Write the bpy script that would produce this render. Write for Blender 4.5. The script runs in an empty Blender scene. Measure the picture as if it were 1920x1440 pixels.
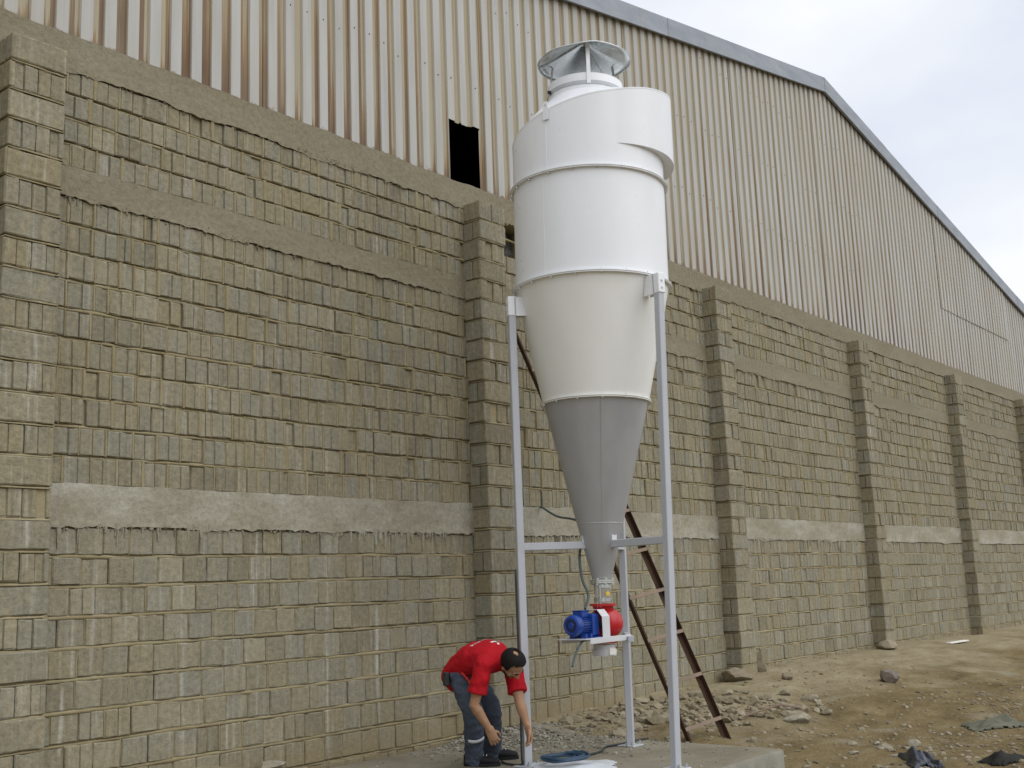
import bpy, bmesh, math, random
import numpy as np
from mathutils import Vector, Matrix, noise as mnoise
random.seed(7); rng = np.random.default_rng(7)
SC = bpy.context.scene
COL = SC.collection
R = math.radians

# ------------------------------------------------------------------ camera, sky, sun, exposure
cam_d = bpy.data.cameras.new('camera')
cam_d.sensor_fit = 'HORIZONTAL'; cam_d.sensor_width = 36.0
cam_d.lens = 36.0 * 2120.94 / 1920.0
cam_d.clip_start = 0.05; cam_d.clip_end = 3000
cam = bpy.data.objects.new('camera', cam_d); COL.objects.link(cam)
yaw, pit, rol = R(51.243), R(10.223), R(-2.223)
F = Vector((math.sin(yaw)*math.cos(pit), math.cos(yaw)*math.cos(pit), math.sin(pit)))
Rt0 = Vector((math.cos(yaw), -math.sin(yaw), 0)); Up0 = Rt0.cross(F)
Rt = Rt0*math.cos(rol) + Up0*math.sin(rol); Up = -Rt0*math.sin(rol) + Up0*math.cos(rol)
CAMP = Vector((-4.0108, -7.4741, 1.6))
cam.matrix_world = Matrix(((Rt.x, Up.x, -F.x, CAMP.x), (Rt.y, Up.y, -F.y, CAMP.y), (Rt.z, Up.z, -F.z, CAMP.z), (0, 0, 0, 1)))
SC.camera = cam

SUN = Vector((0.10, -0.82, 0.98)).normalized()          # towards the sun behind thin cloud
sun_d = bpy.data.lights.new('sun', 'SUN'); sun_d.energy = 1.5; sun_d.angle = R(75); sun_d.color = (1.0, 0.975, 0.935)
sun = bpy.data.objects.new('sun', sun_d); COL.objects.link(sun)
sun.rotation_euler = SUN.to_track_quat('Z', 'Y').to_euler()

world = bpy.data.worlds.new('World'); SC.world = world; world.use_nodes = True
wn, wl = world.node_tree.nodes, world.node_tree.links
wn.clear()
w_out = wn.new('ShaderNodeOutputWorld'); w_bg = wn.new('ShaderNodeBackground'); w_bg.inputs['Strength'].default_value = 0.1
w_sky = wn.new('ShaderNodeTexSky'); w_sky.sky_type = 'NISHITA'; w_sky.sun_disc = False
w_sky.sun_elevation = math.asin(SUN.z); w_sky.sun_rotation = math.atan2(SUN.x, SUN.y)
w_tc = wn.new('ShaderNodeTexCoord')
w_map = wn.new('ShaderNodeMapping'); w_map.inputs['Scale'].default_value = (1.0, 1.0, 2.0)
w_noi = wn.new('ShaderNodeTexNoise'); w_noi.inputs['Scale'].default_value = 2.3; w_noi.inputs['Detail'].default_value = 5; w_noi.inputs['Roughness'].default_value = 0.5
w_ramp = wn.new('ShaderNodeValToRGB')
w_ramp.color_ramp.elements[0].position = 0.36; w_ramp.color_ramp.elements[0].color = (0.67, 0.72, 0.83, 1)
w_ramp.color_ramp.elements[1].position = 0.66; w_ramp.color_ramp.elements[1].color = (0.92, 0.935, 0.96, 1)
w_mul = wn.new('ShaderNodeVectorMath'); w_mul.operation = 'SCALE'; w_mul.inputs['Scale'].default_value = 10.0
w_mix = wn.new('ShaderNodeMix'); w_mix.data_type = 'RGBA'; w_mix.inputs['Factor'].default_value = 0.93
wl.new(w_tc.outputs['Generated'], w_map.inputs['Vector']); wl.new(w_map.outputs['Vector'], w_noi.inputs['Vector'])
wl.new(w_noi.outputs['Fac'], w_ramp.inputs['Fac']); wl.new(w_ramp.outputs['Color'], w_mul.inputs[0])
wl.new(w_sky.outputs['Color'], w_mix.inputs[6]); wl.new(w_mul.outputs['Vector'], w_mix.inputs[7])
wl.new(w_mix.outputs[2], w_bg.inputs['Color']); wl.new(w_bg.outputs['Background'], w_out.inputs['Surface'])

SC.view_settings.view_transform = 'Standard'; SC.view_settings.look = 'None'
SC.view_settings.exposure = 0.17; SC.view_settings.gamma = 1.0; SC.view_settings.use_curve_mapping = False
SC.cycles.max_bounces = 6; SC.cycles.diffuse_bounces = 3; SC.cycles.glossy_bounces = 3; SC.cycles.transmission_bounces = 4
SC.cycles.use_denoising = True

# ------------------------------------------------------------------ helpers
def tag(o, label=None, cat=None, group=None, kind=None):
    if label: o['label'] = label
    if cat: o['category'] = cat
    if group: o['group'] = group
    if kind: o['kind'] = kind
    return o

WLOC = {}
def empty(name, loc):
    o = bpy.data.objects.new(name, None); COL.objects.link(o); o.location = loc
    o.empty_display_size = 0.2; WLOC[o.name] = Vector(loc)
    return o

def adopt(o, parent):
    if parent is not None:
        o.parent = parent
        if parent.name in WLOC: o.matrix_parent_inverse = Matrix.Translation(-WLOC[parent.name])
    return o

def mesh_data(name, V, Fc, mats, smooth=False, midx=None):
    me = bpy.data.meshes.new(name); me.from_pydata([tuple(v) for v in V], [], [tuple(f) for f in Fc])
    for m in (mats if isinstance(mats, (list, tuple)) else [mats]): me.materials.append(m)
    if midx is not None: me.polygons.foreach_set('material_index', midx)
    if smooth: me.polygons.foreach_set('use_smooth', [True]*len(me.polygons))
    me.update(); return me

def obj(name, me, parent=None):
    o = bpy.data.objects.new(name, me); COL.objects.link(o); return adopt(o, parent)

class MB:
    def __init__(s): s.V = []; s.F = []; s.M = []
    def add(s, V, Fc, mi=0):
        n = len(s.V); s.V += [tuple(v) for v in V]; s.F += [tuple(i+n for i in f) for f in Fc]; s.M += [mi]*len(Fc); return s
    def box(s, c, h, ax=None, mi=0, bev=0.0):
        """c centre, h half sizes, ax 3x3 axes (rows)"""
        ax = ax or ((1,0,0),(0,1,0),(0,0,1)); ax = [Vector(a) for a in ax]; c = Vector(c)
        if bev <= 0:
            V = [c + ax[0]*(h[0]*i) + ax[1]*(h[1]*j) + ax[2]*(h[2]*k) for k in (-1,1) for j in (-1,1) for i in (-1,1)]
            return s.add(V, [(0,2,3,1),(4,5,7,6),(0,1,5,4),(2,6,7,3),(0,4,6,2),(1,3,7,5)], mi)
        b = min(bev, min(h)*0.9); V = []; Fc = []
        idx = {}
        for k in (-1,1):
            for j in (-1,1):
                for i in (-1,1):
                    for m in range(3):
                        d = [h[0]*i, h[1]*j, h[2]*k]
                        for q in range(3):
                            if q != m: d[q] -= b*(i,j,k)[q]
                        idx[(i,j,k,m)] = len(V); V.append(c + ax[0]*d[0] + ax[1]*d[1] + ax[2]*d[2])
        def f(*a): Fc.append(tuple(idx[q] for q in a))
        for s1 in (-1,1):
            f((s1,-1,-1,0),(s1,1,-1,0),(s1,1,1,0),(s1,-1,1,0)); f((-1,s1,-1,1),(-1,s1,1,1),(1,s1,1,1),(1,s1,-1,1)); f((-1,-1,s1,2),(1,-1,s1,2),(1,1,s1,2),(-1,1,s1,2))
            for s2 in (-1,1):
                f((-1,s1,s2,1),(1,s1,s2,1),(1,s1,s2,2),(-1,s1,s2,2)); f((s1,-1,s2,0),(s1,1,s2,0),(s1,1,s2,2),(s1,-1,s2,2)); f((s1,s2,-1,0),(s1,s2,1,0),(s1,s2,1,1),(s1,s2,-1,1))
                for s3 in (-1,1): f((s1,s2,s3,0),(s1,s2,s3,1),(s1,s2,s3,2))
        return s.add(V, Fc, mi)
    def bar(s, a, b, w, t, side=(0,0,1), mi=0, bev=0.004):
        a, b = Vector(a), Vector(b); d = (b-a).normalized(); s2 = Vector(side); s2 = (s2 - d*s2.dot(d)).normalized(); n = d.cross(s2)
        return s.box((a+b)/2, ((b-a).length/2, w/2, t/2), (d, s2, n), mi, bev)
    def tube(s, pts, rad, n=10, mi=0, caps=True, ell=None):
        pts = [Vector(p) for p in pts]; rs = rad if isinstance(rad, (list, tuple)) else [rad]*len(pts)
        V = []; prev = None
        for i, p in enumerate(pts):
            d = (pts[min(i+1, len(pts)-1)] - pts[max(i-1, 0)]).normalized()
            if prev is None:
                u = d.orthogonal().normalized()
                if ell is not None: u = (Vector(ell[0]) - d*Vector(ell[0]).dot(d)).normalized()
            else: u = (prev - d*prev.dot(d)).normalized()
            prev = u; v = d.cross(u); e = 1.0 if ell is None else ell[1]
            for k in range(n):
                a = 2*math.pi*k/n; V.append(p + u*(rs[i]*math.cos(a)*e) + v*(rs[i]*math.sin(a)))
        Fc = [(i*n+k, i*n+(k+1)%n, (i+1)*n+(k+1)%n, (i+1)*n+k) for i in range(len(pts)-1) for k in range(n)]
        if caps: Fc += [tuple(range(n-1,-1,-1)), tuple((len(pts)-1)*n+k for k in range(n))]
        return s.add(V, Fc, mi)
    def lathe(s, prof, c, axis=(0,0,1), n=64, mi=0, closed=False):
        """prof list of (radius, height along axis)"""
        ax = Vector(axis).normalized(); u = ax.orthogonal().normalized(); v = ax.cross(u); c = Vector(c); V = []
        for r, h in prof:
            for k in range(n):
                a = 2*math.pi*k/n; V.append(c + ax*h + u*(r*math.cos(a)) + v*(r*math.sin(a)))
        m = len(prof); rng_ = range(m) if closed else range(m-1)
        Fc = [(i*n+k, i*n+(k+1)%n, ((i+1)%m)*n+(k+1)%n, ((i+1)%m)*n+k) for i in rng_ for k in range(n)]
        return s.add(V, Fc, mi)
    def build(s, name, mats, parent=None, smooth=False, auto=None):
        me = mesh_data(name, s.V, s.F, mats, smooth, s.M if isinstance(mats, (list, tuple)) and len(mats) > 1 else None)
        if auto is not None: auto_smooth(me, auto)
        return obj(name, me, parent)

def auto_smooth(me, deg):
    bm = bmesh.new(); bm.from_mesh(me); bmesh.ops.recalc_face_normals(bm, faces=bm.faces)
    lim = R(deg)
    for f in bm.faces: f.smooth = True
    for e in bm.edges:
        if len(e.link_faces) == 2 and e.calc_face_angle(3.0) > lim: e.smooth = False
    bm.to_mesh(me); bm.free()

def spline(pts, n=8):
    P = [Vector(p) for p in pts]; out = []
    for i in range(len(P)-1):
        p0, p1, p2, p3 = P[max(i-1,0)], P[i], P[i+1], P[min(i+2,len(P)-1)]
        for k in range(n):
            t = k/n; out.append(0.5*((2*p1)+(p2-p0)*t+(2*p0-5*p1+4*p2-p3)*t*t+(3*p1-p0-3*p2+p3)*t**3))
    out.append(P[-1]); return out

def fbm(x, y, z=0.0, o=4):
    return mnoise.fractal(Vector((x, y, z)), 1.0, 2.0, o, noise_basis='PERLIN_ORIGINAL')

# ------------------------------------------------------------------ materials
def new_mat(name):
    m = bpy.data.materials.new(name); m.use_nodes = True
    nt = m.node_tree; b = nt.nodes['Principled BSDF']
    return m, nt.nodes, nt.links, b

class G:
    """small node graph helper"""
    def __init__(s, name):
        s.m, s.n, s.l, s.b = new_mat(name)
        s.pos = s.n.new('ShaderNodeNewGeometry').outputs['Position']
    def coords(s, scale, src=None):
        mp = s.n.new('ShaderNodeMapping'); mp.inputs['Scale'].default_value = scale; s.l.new(src or s.pos, mp.inputs['Vector']); return mp.outputs['Vector']
    def noise(s, scale, detail=4, rough=0.55, vec=None, dist=0.0):
        t = s.n.new('ShaderNodeTexNoise'); t.inputs['Scale'].default_value = scale; t.inputs['Detail'].default_value = detail; t.inputs['Roughness'].default_value = rough; t.inputs['Distortion'].default_value = dist
        s.l.new(vec if vec is not None else s.pos, t.inputs['Vector']); return t.outputs['Fac']
    def voro(s, scale, vec=None):
        t = s.n.new('ShaderNodeTexVoronoi'); t.inputs['Scale'].default_value = scale; s.l.new(vec if vec is not None else s.pos, t.inputs['Vector']); return t.outputs['Distance']
    def ramp(s, fac, stops):
        r = s.n.new('ShaderNodeValToRGB'); cr = r.color_ramp
        while len(cr.elements) < len(stops): cr.elements.new(0.5)
        for e, (p, c) in zip(cr.elements, stops):
            e.position = p; e.color = (*c, 1) if not isinstance(c, (int, float)) else (c, c, c, 1)
        s.l.new(fac, r.inputs['Fac']); return r.outputs['Color']
    def mix(s, fac, a, b, mode='MIX'):
        x = s.n.new('ShaderNodeMix'); x.data_type = 'RGBA'; x.blend_type = mode
        for sock, val in ((x.inputs['Factor'], fac), (x.inputs[6], a), (x.inputs[7], b)):
            if hasattr(val, 'links') or hasattr(val, 'is_linked'): s.l.new(val, sock)
            elif isinstance(val, (int, float)): sock.default_value = val if sock.type == 'VALUE' else (val, val, val, 1)
            else: sock.default_value = (*val, 1)
        return x.outputs[2]
    def math(s, op, a, b=0.0, clamp=False):
        x = s.n.new('ShaderNodeMath'); x.operation = op; x.use_clamp = clamp
        for sock, val in zip(x.inputs, (a, b)):
            if isinstance(val, (int, float)): sock.default_value = val
            else: s.l.new(val, sock)
        return x.outputs[0]
    def sep(s, v=None):
        x = s.n.new('ShaderNodeSeparateXYZ'); s.l.new(v if v is not None else s.pos, x.inputs[0]); return x.outputs
    def attr(s, name):
        x = s.n.new('ShaderNodeAttribute'); x.attribute_name = name; return x.outputs['Fac']
    def bump(s, h, strength=0.4, dist=0.01, prev=None):
        b = s.n.new('ShaderNodeBump'); b.inputs['Strength'].default_value = strength; b.inputs['Distance'].default_value = dist
        s.l.new(h, b.inputs['Height'])
        if prev is not None: s.l.new(prev, b.inputs['Normal'])
        return b.outputs['Normal']
    def done(s, color, rough=0.9, normal=None, spec=0.3, metal=0.0):
        if isinstance(color, tuple): s.b.inputs['Base Color'].default_value = (*color, 1)
        else: s.l.new(color, s.b.inputs['Base Color'])
        if isinstance(rough, (int, float)): s.b.inputs['Roughness'].default_value = rough
        else: s.l.new(rough, s.b.inputs['Roughness'])
        s.b.inputs['Specular IOR Level'].default_value = spec; s.b.inputs['Metallic'].default_value = metal
        if normal is not None: s.l.new(normal, s.b.inputs['Normal'])
        return s.m

def block_mat(name, island):
    g = G(name)
    if island: rnd = g.n.new('ShaderNodeNewGeometry').outputs['Random Per Island']
    else: rnd = g.n.new('ShaderNodeObjectInfo').outputs['Random']
    base = g.ramp(rnd, [(0.0, (0.205, 0.188, 0.138)), (0.14, (0.25, 0.23, 0.166)), (0.3, (0.258, 0.25, 0.198)), (0.46, (0.28, 0.243, 0.154)), (0.6, (0.245, 0.232, 0.178)), (0.74, (0.29, 0.277, 0.218)), (0.88, (0.268, 0.238, 0.158)), (1.0, (0.315, 0.292, 0.214))])
    big = g.noise(1.1, 3, 0.6)
    c = g.mix(g.ramp(big, [(0.35, 0.0), (0.7, 0.5)]), base, (0.25, 0.216, 0.138))
    streak = g.noise(1.0, 3, 0.6, g.coords((27, 27, 1.4)))
    c = g.mix(g.ramp(streak, [(0.57, 0.0), (0.74, 0.6)]), c, (0.43, 0.41, 0.345))
    lime = g.math('MULTIPLY', g.ramp(g.noise(1.0, 3, 0.6, g.coords((7, 7, 0.35))), [(0.58, 0.0), (0.72, 1.0)]), g.ramp(streak, [(0.45, 0.0), (0.62, 0.65)]))
    c = g.mix(lime, c, (0.50, 0.49, 0.44))
    c = g.mix(g.ramp(streak, [(0.24, 0.5), (0.42, 0.0)]), c, (0.14, 0.122, 0.086))
    c = g.mix(g.ramp(g.noise(1.0, 4, 0.7, g.coords((11, 11, 5))), [(0.54, 0.0), (0.68, 0.6)]), c, (0.335, 0.287, 0.178))
    mott = g.noise(24, 5, 0.75)
    c = g.mix(0.6, c, g.ramp(mott, [(0.28, 0.26), (0.5, 0.5), (0.72, 0.72)]), 'OVERLAY')
    c = g.mix(g.ramp(mott, [(0.27, 0.8), (0.335, 0.0)]), c, (0.09, 0.078, 0.055))
    # soil splashed up on the lowest courses
    z = g.sep()[2]; soil = g.math('ADD', z, g.math('MULTIPLY', big, 0.7))
    c = g.mix(g.ramp(g.math('MULTIPLY', soil, 0.5), [(0.27, 0.7), (0.45, 0.0)]), c, (0.275, 0.215, 0.115))
    n1 = g.bump(mott, 0.75, 0.014)
    return g.done(c, 0.95, n1, 0.15)
M_block = block_mat('concrete_block', False)
M_block_i = block_mat('concrete_block_masonry', True)

g = G('mortar')
c = g.ramp(g.noise(2.2, 5, 0.6), [(0.3, (0.285, 0.232, 0.128)), (0.55, (0.345, 0.295, 0.18)), (0.8, (0.40, 0.36, 0.25))])
M_mortar = g.done(c, 0.97, g.bump(g.noise(60, 5, 0.7), 0.8, 0.012), 0.1)

g = G('cast_concrete_band')
c = g.ramp(g.noise(1.0, 5, 0.6, g.coords((1.2, 1.2, 3.5))), [(0.28, (0.275, 0.25, 0.18)), (0.5, (0.34, 0.318, 0.245)), (0.70, (0.44, 0.422, 0.355))])
c = g.mix(g.ramp(g.noise(7, 5, 0.7), [(0.52, 0.0), (0.75, 0.6)]), c, (0.215, 0.175, 0.108))
c = g.mix(g.ramp(g.noise(1.0, 3, 0.6, g.coords((9, 9, 0.9))), [(0.58, 0.0), (0.78, 0.5)]), c, (0.48, 0.46, 0.40))
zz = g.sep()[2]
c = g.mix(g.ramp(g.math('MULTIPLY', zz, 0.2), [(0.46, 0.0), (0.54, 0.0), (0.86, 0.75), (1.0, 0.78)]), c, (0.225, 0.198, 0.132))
mt = g.noise(22, 5, 0.75); c = g.mix(0.45, c, g.ramp(mt, [(0.3, 0.28), (0.5, 0.5), (0.7, 0.7)]), 'OVERLAY')
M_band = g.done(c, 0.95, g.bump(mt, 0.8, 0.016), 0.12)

g = G('weathered_cladding')
px, py, pz = g.sep()
val = g.attr('valley')
rib = g.math('FLOOR', g.math('DIVIDE', g.math('SUBTRACT', px, 0.0), 0.2))
wn_ = g.n.new('ShaderNodeTexWhiteNoise'); wn_.noise_dimensions = '1D'; g.l.new(rib, wn_.inputs['W']); ribr = wn_.outputs['Value']
fine = g.noise(1.0, 4, 0.65, g.coords((75, 10, 0.8)))
crest = g.ramp(g.noise(1.0, 3, 0.6, g.coords((9, 3, 0.5))), [(0.3, (0.40, 0.40, 0.385)), (0.6, (0.49, 0.495, 0.485)), (0.85, (0.43, 0.42, 0.385))])
tan = g.mix(ribr, (0.40, 0.355, 0.25), (0.32, 0.27, 0.18))
up = g.math('SUBTRACT', pz, 5.82)
# rust climbs out of the cut bottom ends, further on some ribs than others
reach = g.math('ADD', g.math('MULTIPLY', g.math('POWER', ribr, 2.8), 6.0), 0.18)
near = g.math('SUBTRACT', 1.0, g.math('DIVIDE', up, reach), True)
rustm = g.math('ADD', near, g.math('MULTIPLY', g.math('SUBTRACT', fine, 0.5), 3.0))
far_fade = g.math('SUBTRACT', 1.2, g.math('MULTIPLY', px, 0.02), True)
rust_v = g.math('MULTIPLY', g.ramp(rustm, [(0.3, 0.0), (0.62, 0.92)]), g.math('MULTIPLY', val, g.math('MAXIMUM', far_fade, 0.3)), True)
c = g.mix(val, crest, tan)
c = g.mix(g.math('MULTIPLY', g.ramp(fine, [(0.5, 0.0), (0.66, 0.7)]), g.math('ADD', g.math('MULTIPLY', val, 0.9), 0.05)), c, (0.29, 0.21, 0.11))
rustc = g.mix(g.ramp(near, [(0.55, 0.0), (0.95, 1.0)]), (0.25, 0.145, 0.055), (0.11, 0.048, 0.019))
c = g.mix(rust_v, c, rustc)
# chewed rusty lip along the bottom edge
lip = g.math('SUBTRACT', g.math('ADD', g.math('MULTIPLY', g.noise(16, 4, 0.7), 0.24), -0.075), up)
c = g.mix(g.math('MULTIPLY', g.ramp(g.math('MULTIPLY', lip, 12.0), [(0.0, 0.0), (0.5, 0.9)]), g.math('MAXIMUM', far_fade, 0.4)), c, (0.12, 0.055, 0.024))
c = g.mix(g.ramp(g.noise(0.6, 3), [(0.35, 0.05), (0.75, 0.45)]), c, (0.37, 0.325, 0.235))
M_clad = g.done(c, 0.62, g.bump(g.noise(1.0, 2, 0.5, g.coords((3, 3, 0.6))), 0.12, 0.02), 0.3)

g = G('galvanised_fascia')
c = g.ramp(g.noise(1.0, 5, 0.6, g.coords((1.4, 1.4, 5))), [(0.3, (0.235, 0.26, 0.295)), (0.55, (0.30, 0.325, 0.36)), (0.8, (0.37, 0.395, 0.42))])
c = g.mix(g.ramp(g.noise(1.0, 4, 0.6, g.coords((8, 8, 1.2))), [(0.6, 0.0), (0.8, 0.4)]), c, (0.24, 0.19, 0.14))
M_fascia = g.done(c, 0.5, None, 0.4, 0.25)

g = G('dark_interior_concrete')
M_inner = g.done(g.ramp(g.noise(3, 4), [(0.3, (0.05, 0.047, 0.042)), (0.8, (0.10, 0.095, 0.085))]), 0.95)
g = G('hollow_rubble_fill')
M_hollow = g.done(g.ramp(g.noise(11, 5, 0.7), [(0.3, (0.05, 0.048, 0.043)), (0.6, (0.16, 0.155, 0.14)), (0.8, (0.30, 0.29, 0.265))]), 0.97, g.bump(g.noise(14, 4, 0.7), 1.0, 0.05))
g = G('roof_sheeting')
M_roof = g.done(g.ramp(g.noise(1, 3), [(0.3, (0.3, 0.3, 0.3)), (0.8, (0.42, 0.42, 0.41))]), 0.6)

g = G('dirt')
px, py, pz = g.sep()
big = g.noise(0.55, 5, 0.6, dist=0.6)
mid = g.noise(1.0, 5, 0.62, g.coords((1.6, 3.0, 1.6)))
sand = g.ramp(mid, [(0.28, (0.225, 0.18, 0.102)), (0.5, (0.305, 0.257, 0.16)), (0.74, (0.37, 0.325, 0.218))])
brown = g.ramp(mid, [(0.28, (0.122, 0.09, 0.042)), (0.55, (0.205, 0.156, 0.078)), (0.8, (0.285, 0.235, 0.138))])
# worn brown ground lies out from the wall, sand drifts along its foot
away = g.math('ADD', g.math('MULTIPLY', py, -0.30), g.math('MULTIPLY', g.math('SUBTRACT', big, 0.5), 1.5))
c = g.mix(g.ramp(away, [(0.32, 0.0), (0.72, 1.0)]), sand, brown)
grey = g.ramp(g.noise(1.3, 5, 0.65), [(0.58, 0.0), (0.72, 0.7)])
c = g.mix(grey, c, (0.30, 0.27, 0.205))
peb = g.voro(24); c = g.mix(g.ramp(peb, [(0.10, 0.75), (0.22, 0.0)]), c, g.ramp(g.noise(9, 2), [(0.35, (0.12, 0.09, 0.05)), (0.65, (0.42, 0.38, 0.29))]))
c = g.mix(0.4, c, g.ramp(g.noise(30, 4, 0.7), [(0.25, 0.25), (0.75, 0.75)]), 'OVERLAY')
nb = g.bump(g.noise(40, 5, 0.75), 0.8, 0.02, g.bump(g.noise(7, 4, 0.6), 0.6, 0.06))
M_dirt = g.done(c, 0.97, nb, 0.1)

g = G('slab_concrete')
c = g.ramp(g.noise(1.6, 5, 0.6), [(0.3, (0.17, 0.15, 0.106)), (0.55, (0.232, 0.212, 0.158)), (0.78, (0.30, 0.283, 0.225))])
c = g.mix(g.ramp(g.noise(6, 5, 0.7), [(0.55, 0.0), (0.75, 0.6)]), c, (0.26, 0.205, 0.118))
nz = g.sep(g.n.new('ShaderNodeNewGeometry').outputs['Normal'])[2]
c = g.mix(g.ramp(nz, [(0.3, 1.0), (0.7, 0.0)]), c, g.ramp(g.noise(5, 4), [(0.3, (0.21, 0.20, 0.165)), (0.7, (0.30, 0.29, 0.24))]))
pb = g.voro(38); c = g.mix(g.ramp(pb, [(0.08, 0.6), (0.18, 0.0)]), c, (0.45, 0.42, 0.35))
M_slab = g.done(c, 0.93, g.bump(g.noise(30, 5, 0.7), 0.5, 0.012), 0.15)

def stone_mat(name, a, b, island=True):
    g = G(name)
    rnd = g.n.new('ShaderNodeNewGeometry').outputs['Random Per Island'] if island else g.n.new('ShaderNodeObjectInfo').outputs['Random']
    c = g.mix(rnd, a, b)
    c = g.mix(0.6, c, g.ramp(g.noise(18, 5, 0.7), [(0.25, 0.3), (0.75, 0.7)]), 'OVERLAY')
    return g.done(c, 0.95, g.bump(g.noise(45, 5, 0.7), 0.9, 0.02), 0.12)
M_stone = stone_mat('broken_stone', (0.23, 0.19, 0.125), (0.37, 0.325, 0.235))
M_stone_o = stone_mat('single_stone', (0.25, 0.21, 0.145), (0.36, 0.315, 0.23), False)
M_boulder = stone_mat('boulder_stone', (0.205, 0.18, 0.15), (0.235, 0.20, 0.165), False)
M_pale = stone_mat('pale_stone', (0.29, 0.26, 0.195), (0.40, 0.365, 0.285), False)
M_gravel = stone_mat('grey_gravel', (0.20, 0.185, 0.15), (0.40, 0.375, 0.31))

def paint(name, col, rough=0.35, var=0.06, spec=0.5, metal=0.0, dirt=0.0, dcol=(0.3, 0.26, 0.18), coat=0.0):
    g = G(name)
    n = g.noise(1.0, 4, 0.6, g.coords((5, 5, 1.5)))
    lo = tuple(max(0, x*(1-var)) for x in col); hi = tuple(min(1, x*(1+var)) for x in col)
    c = g.ramp(n, [(0.3, lo), (0.7, hi)])
    if dirt > 0: c = g.mix(g.ramp(g.noise(4, 5, 0.65), [(0.5, 0.0), (0.8, dirt)]), c, dcol)
    rr = g.ramp(g.noise(7, 4), [(0.3, max(rough-0.06, 0.02)), (0.7, rough+0.08)])
    m = g.done(c, rr, g.bump(g.noise(2.2, 2, 0.5), 0.035, 0.05), spec, metal)
    g.b.inputs['Coat Weight'].default_value = coat; g.b.inputs['Coat Roughness'].default_value = 0.2
    return m
M_white = paint('cream_white_enamel', (0.825, 0.845, 0.87), 0.33, 0.018, 0.5, 0, 0.06, (0.6, 0.56, 0.46))
M_cream = paint('cream_cone_enamel', (0.83, 0.83, 0.80), 0.36, 0.02, 0.5, 0, 0.10, (0.58, 0.53, 0.42))
M_steel = paint('dull_stainless', (0.43, 0.44, 0.455), 0.36, 0.06, 0.5, 0.35, 0.12, (0.26, 0.25, 0.23))
M_galv = paint('galvanised_sheet', (0.62, 0.65, 0.65), 0.28, 0.12, 0.5, 0.9)
M_leg = paint('grey_leg_enamel', (0.46, 0.48, 0.515), 0.42, 0.04, 0.45, 0.0, 0.2, (0.30, 0.27, 0.2))
M_seal = paint('dirty_sealant', (0.36, 0.345, 0.29), 0.8, 0.2)
M_red = paint('red_valve_enamel', (0.46, 0.012, 0.018), 0.35, 0.08, 0.5, 0, 0.1, (0.2, 0.02, 0.02))
M_blue = paint('blue_motor_enamel', (0.010, 0.055, 0.30), 0.38, 0.1, 0.5, 0, 0.15, (0.02, 0.05, 0.14))
M_bracket = paint('light_grey_bracket', (0.62, 0.63, 0.65), 0.4, 0.04)
M_black = paint('black_gap', (0.012, 0.012, 0.013), 0.7)
M_yellow = paint('yellow_sticker', (0.75, 0.50, 0.04), 0.5)
M_tagm = paint('white_card_tag', (0.78, 0.76, 0.70), 0.7)
M_cable = paint('teal_grey_cable', (0.055, 0.085, 0.088), 0.5)
M_cabled = paint('black_cable', (0.022, 0.028, 0.03), 0.55)
M_rust = paint('rust_brown_angle_iron', (0.062, 0.034, 0.02), 0.75, 0.3, 0.25, 0, 0.5, (0.17, 0.10, 0.06))
M_rustred = paint('red_primer_patch', (0.30, 0.018, 0.014), 0.6, 0.15)
M_rung = paint('dusty_rung_iron', (0.25, 0.185, 0.135), 0.8, 0.2)
g = G('sight_glass'); g.b.inputs['Transmission Weight'].default_value = 0.85; g.b.inputs['IOR'].default_value = 1.25
M_glass = g.done((0.93, 0.92, 0.88), 0.12, None, 0.4)
M_coil = paint('blue_coiled_cable', (0.018, 0.055, 0.105), 0.4, 0.2)
M_plastic = paint('pale_plastic_sheet', (0.62, 0.66, 0.70), 0.3, 0.06)
M_bag = paint('black_plastic_bag', (0.012, 0.016, 0.028), 0.3, 0.3)
M_rag = paint('grey_green_rag', (0.135, 0.135, 0.10), 0.9, 0.3, 0.1)
M_darkrag = paint('dark_rag', (0.03, 0.03, 0.027), 0.8, 0.3, 0.1)

# ------------------------------------------------------------------ ground
BX = [-60, -5, 1.0, 1.9, 2.3, 3.2, 4.3, 4.9, 5.4, 7, 9.8, 11.7, 14.6, 20, 31, 80]
BZ = [0.35, 0.38, 0.34, 0.30, 0.14, 0.12, 0.12, 0.16, 0.25, 0.28, 0.34, 0.40, 0.41, 0.36, 0.36, 0.3]
def gz(x, y):
    b = float(np.interp(x, BX, BZ)); t = min(max(-y/4.2, 0.0), 1.0); s = t*t*(3-2*t)
    z = b*(1-s)
    if -30 < x < 60 and -30 < y < 4:
        z += 0.05*fbm(x*0.7, y*0.9, 1.3, 3) + 0.016*fbm(x*3.1, y*3.1, 4.2, 4)
        if x > 5.05: z += 0.10*math.exp(-((x-7.4)/1.5)**2 - ((y+1.15)/0.55)**2)
        if 2.0 < x < 5.06 and -3.2 < y: z = min(z, 0.12)
        if y < -2.6: z += 0.06*max(0, fbm(x*0.9+7, y*1.1, 9.1, 3))*min(1, (-2.6-y))
    return z

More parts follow.
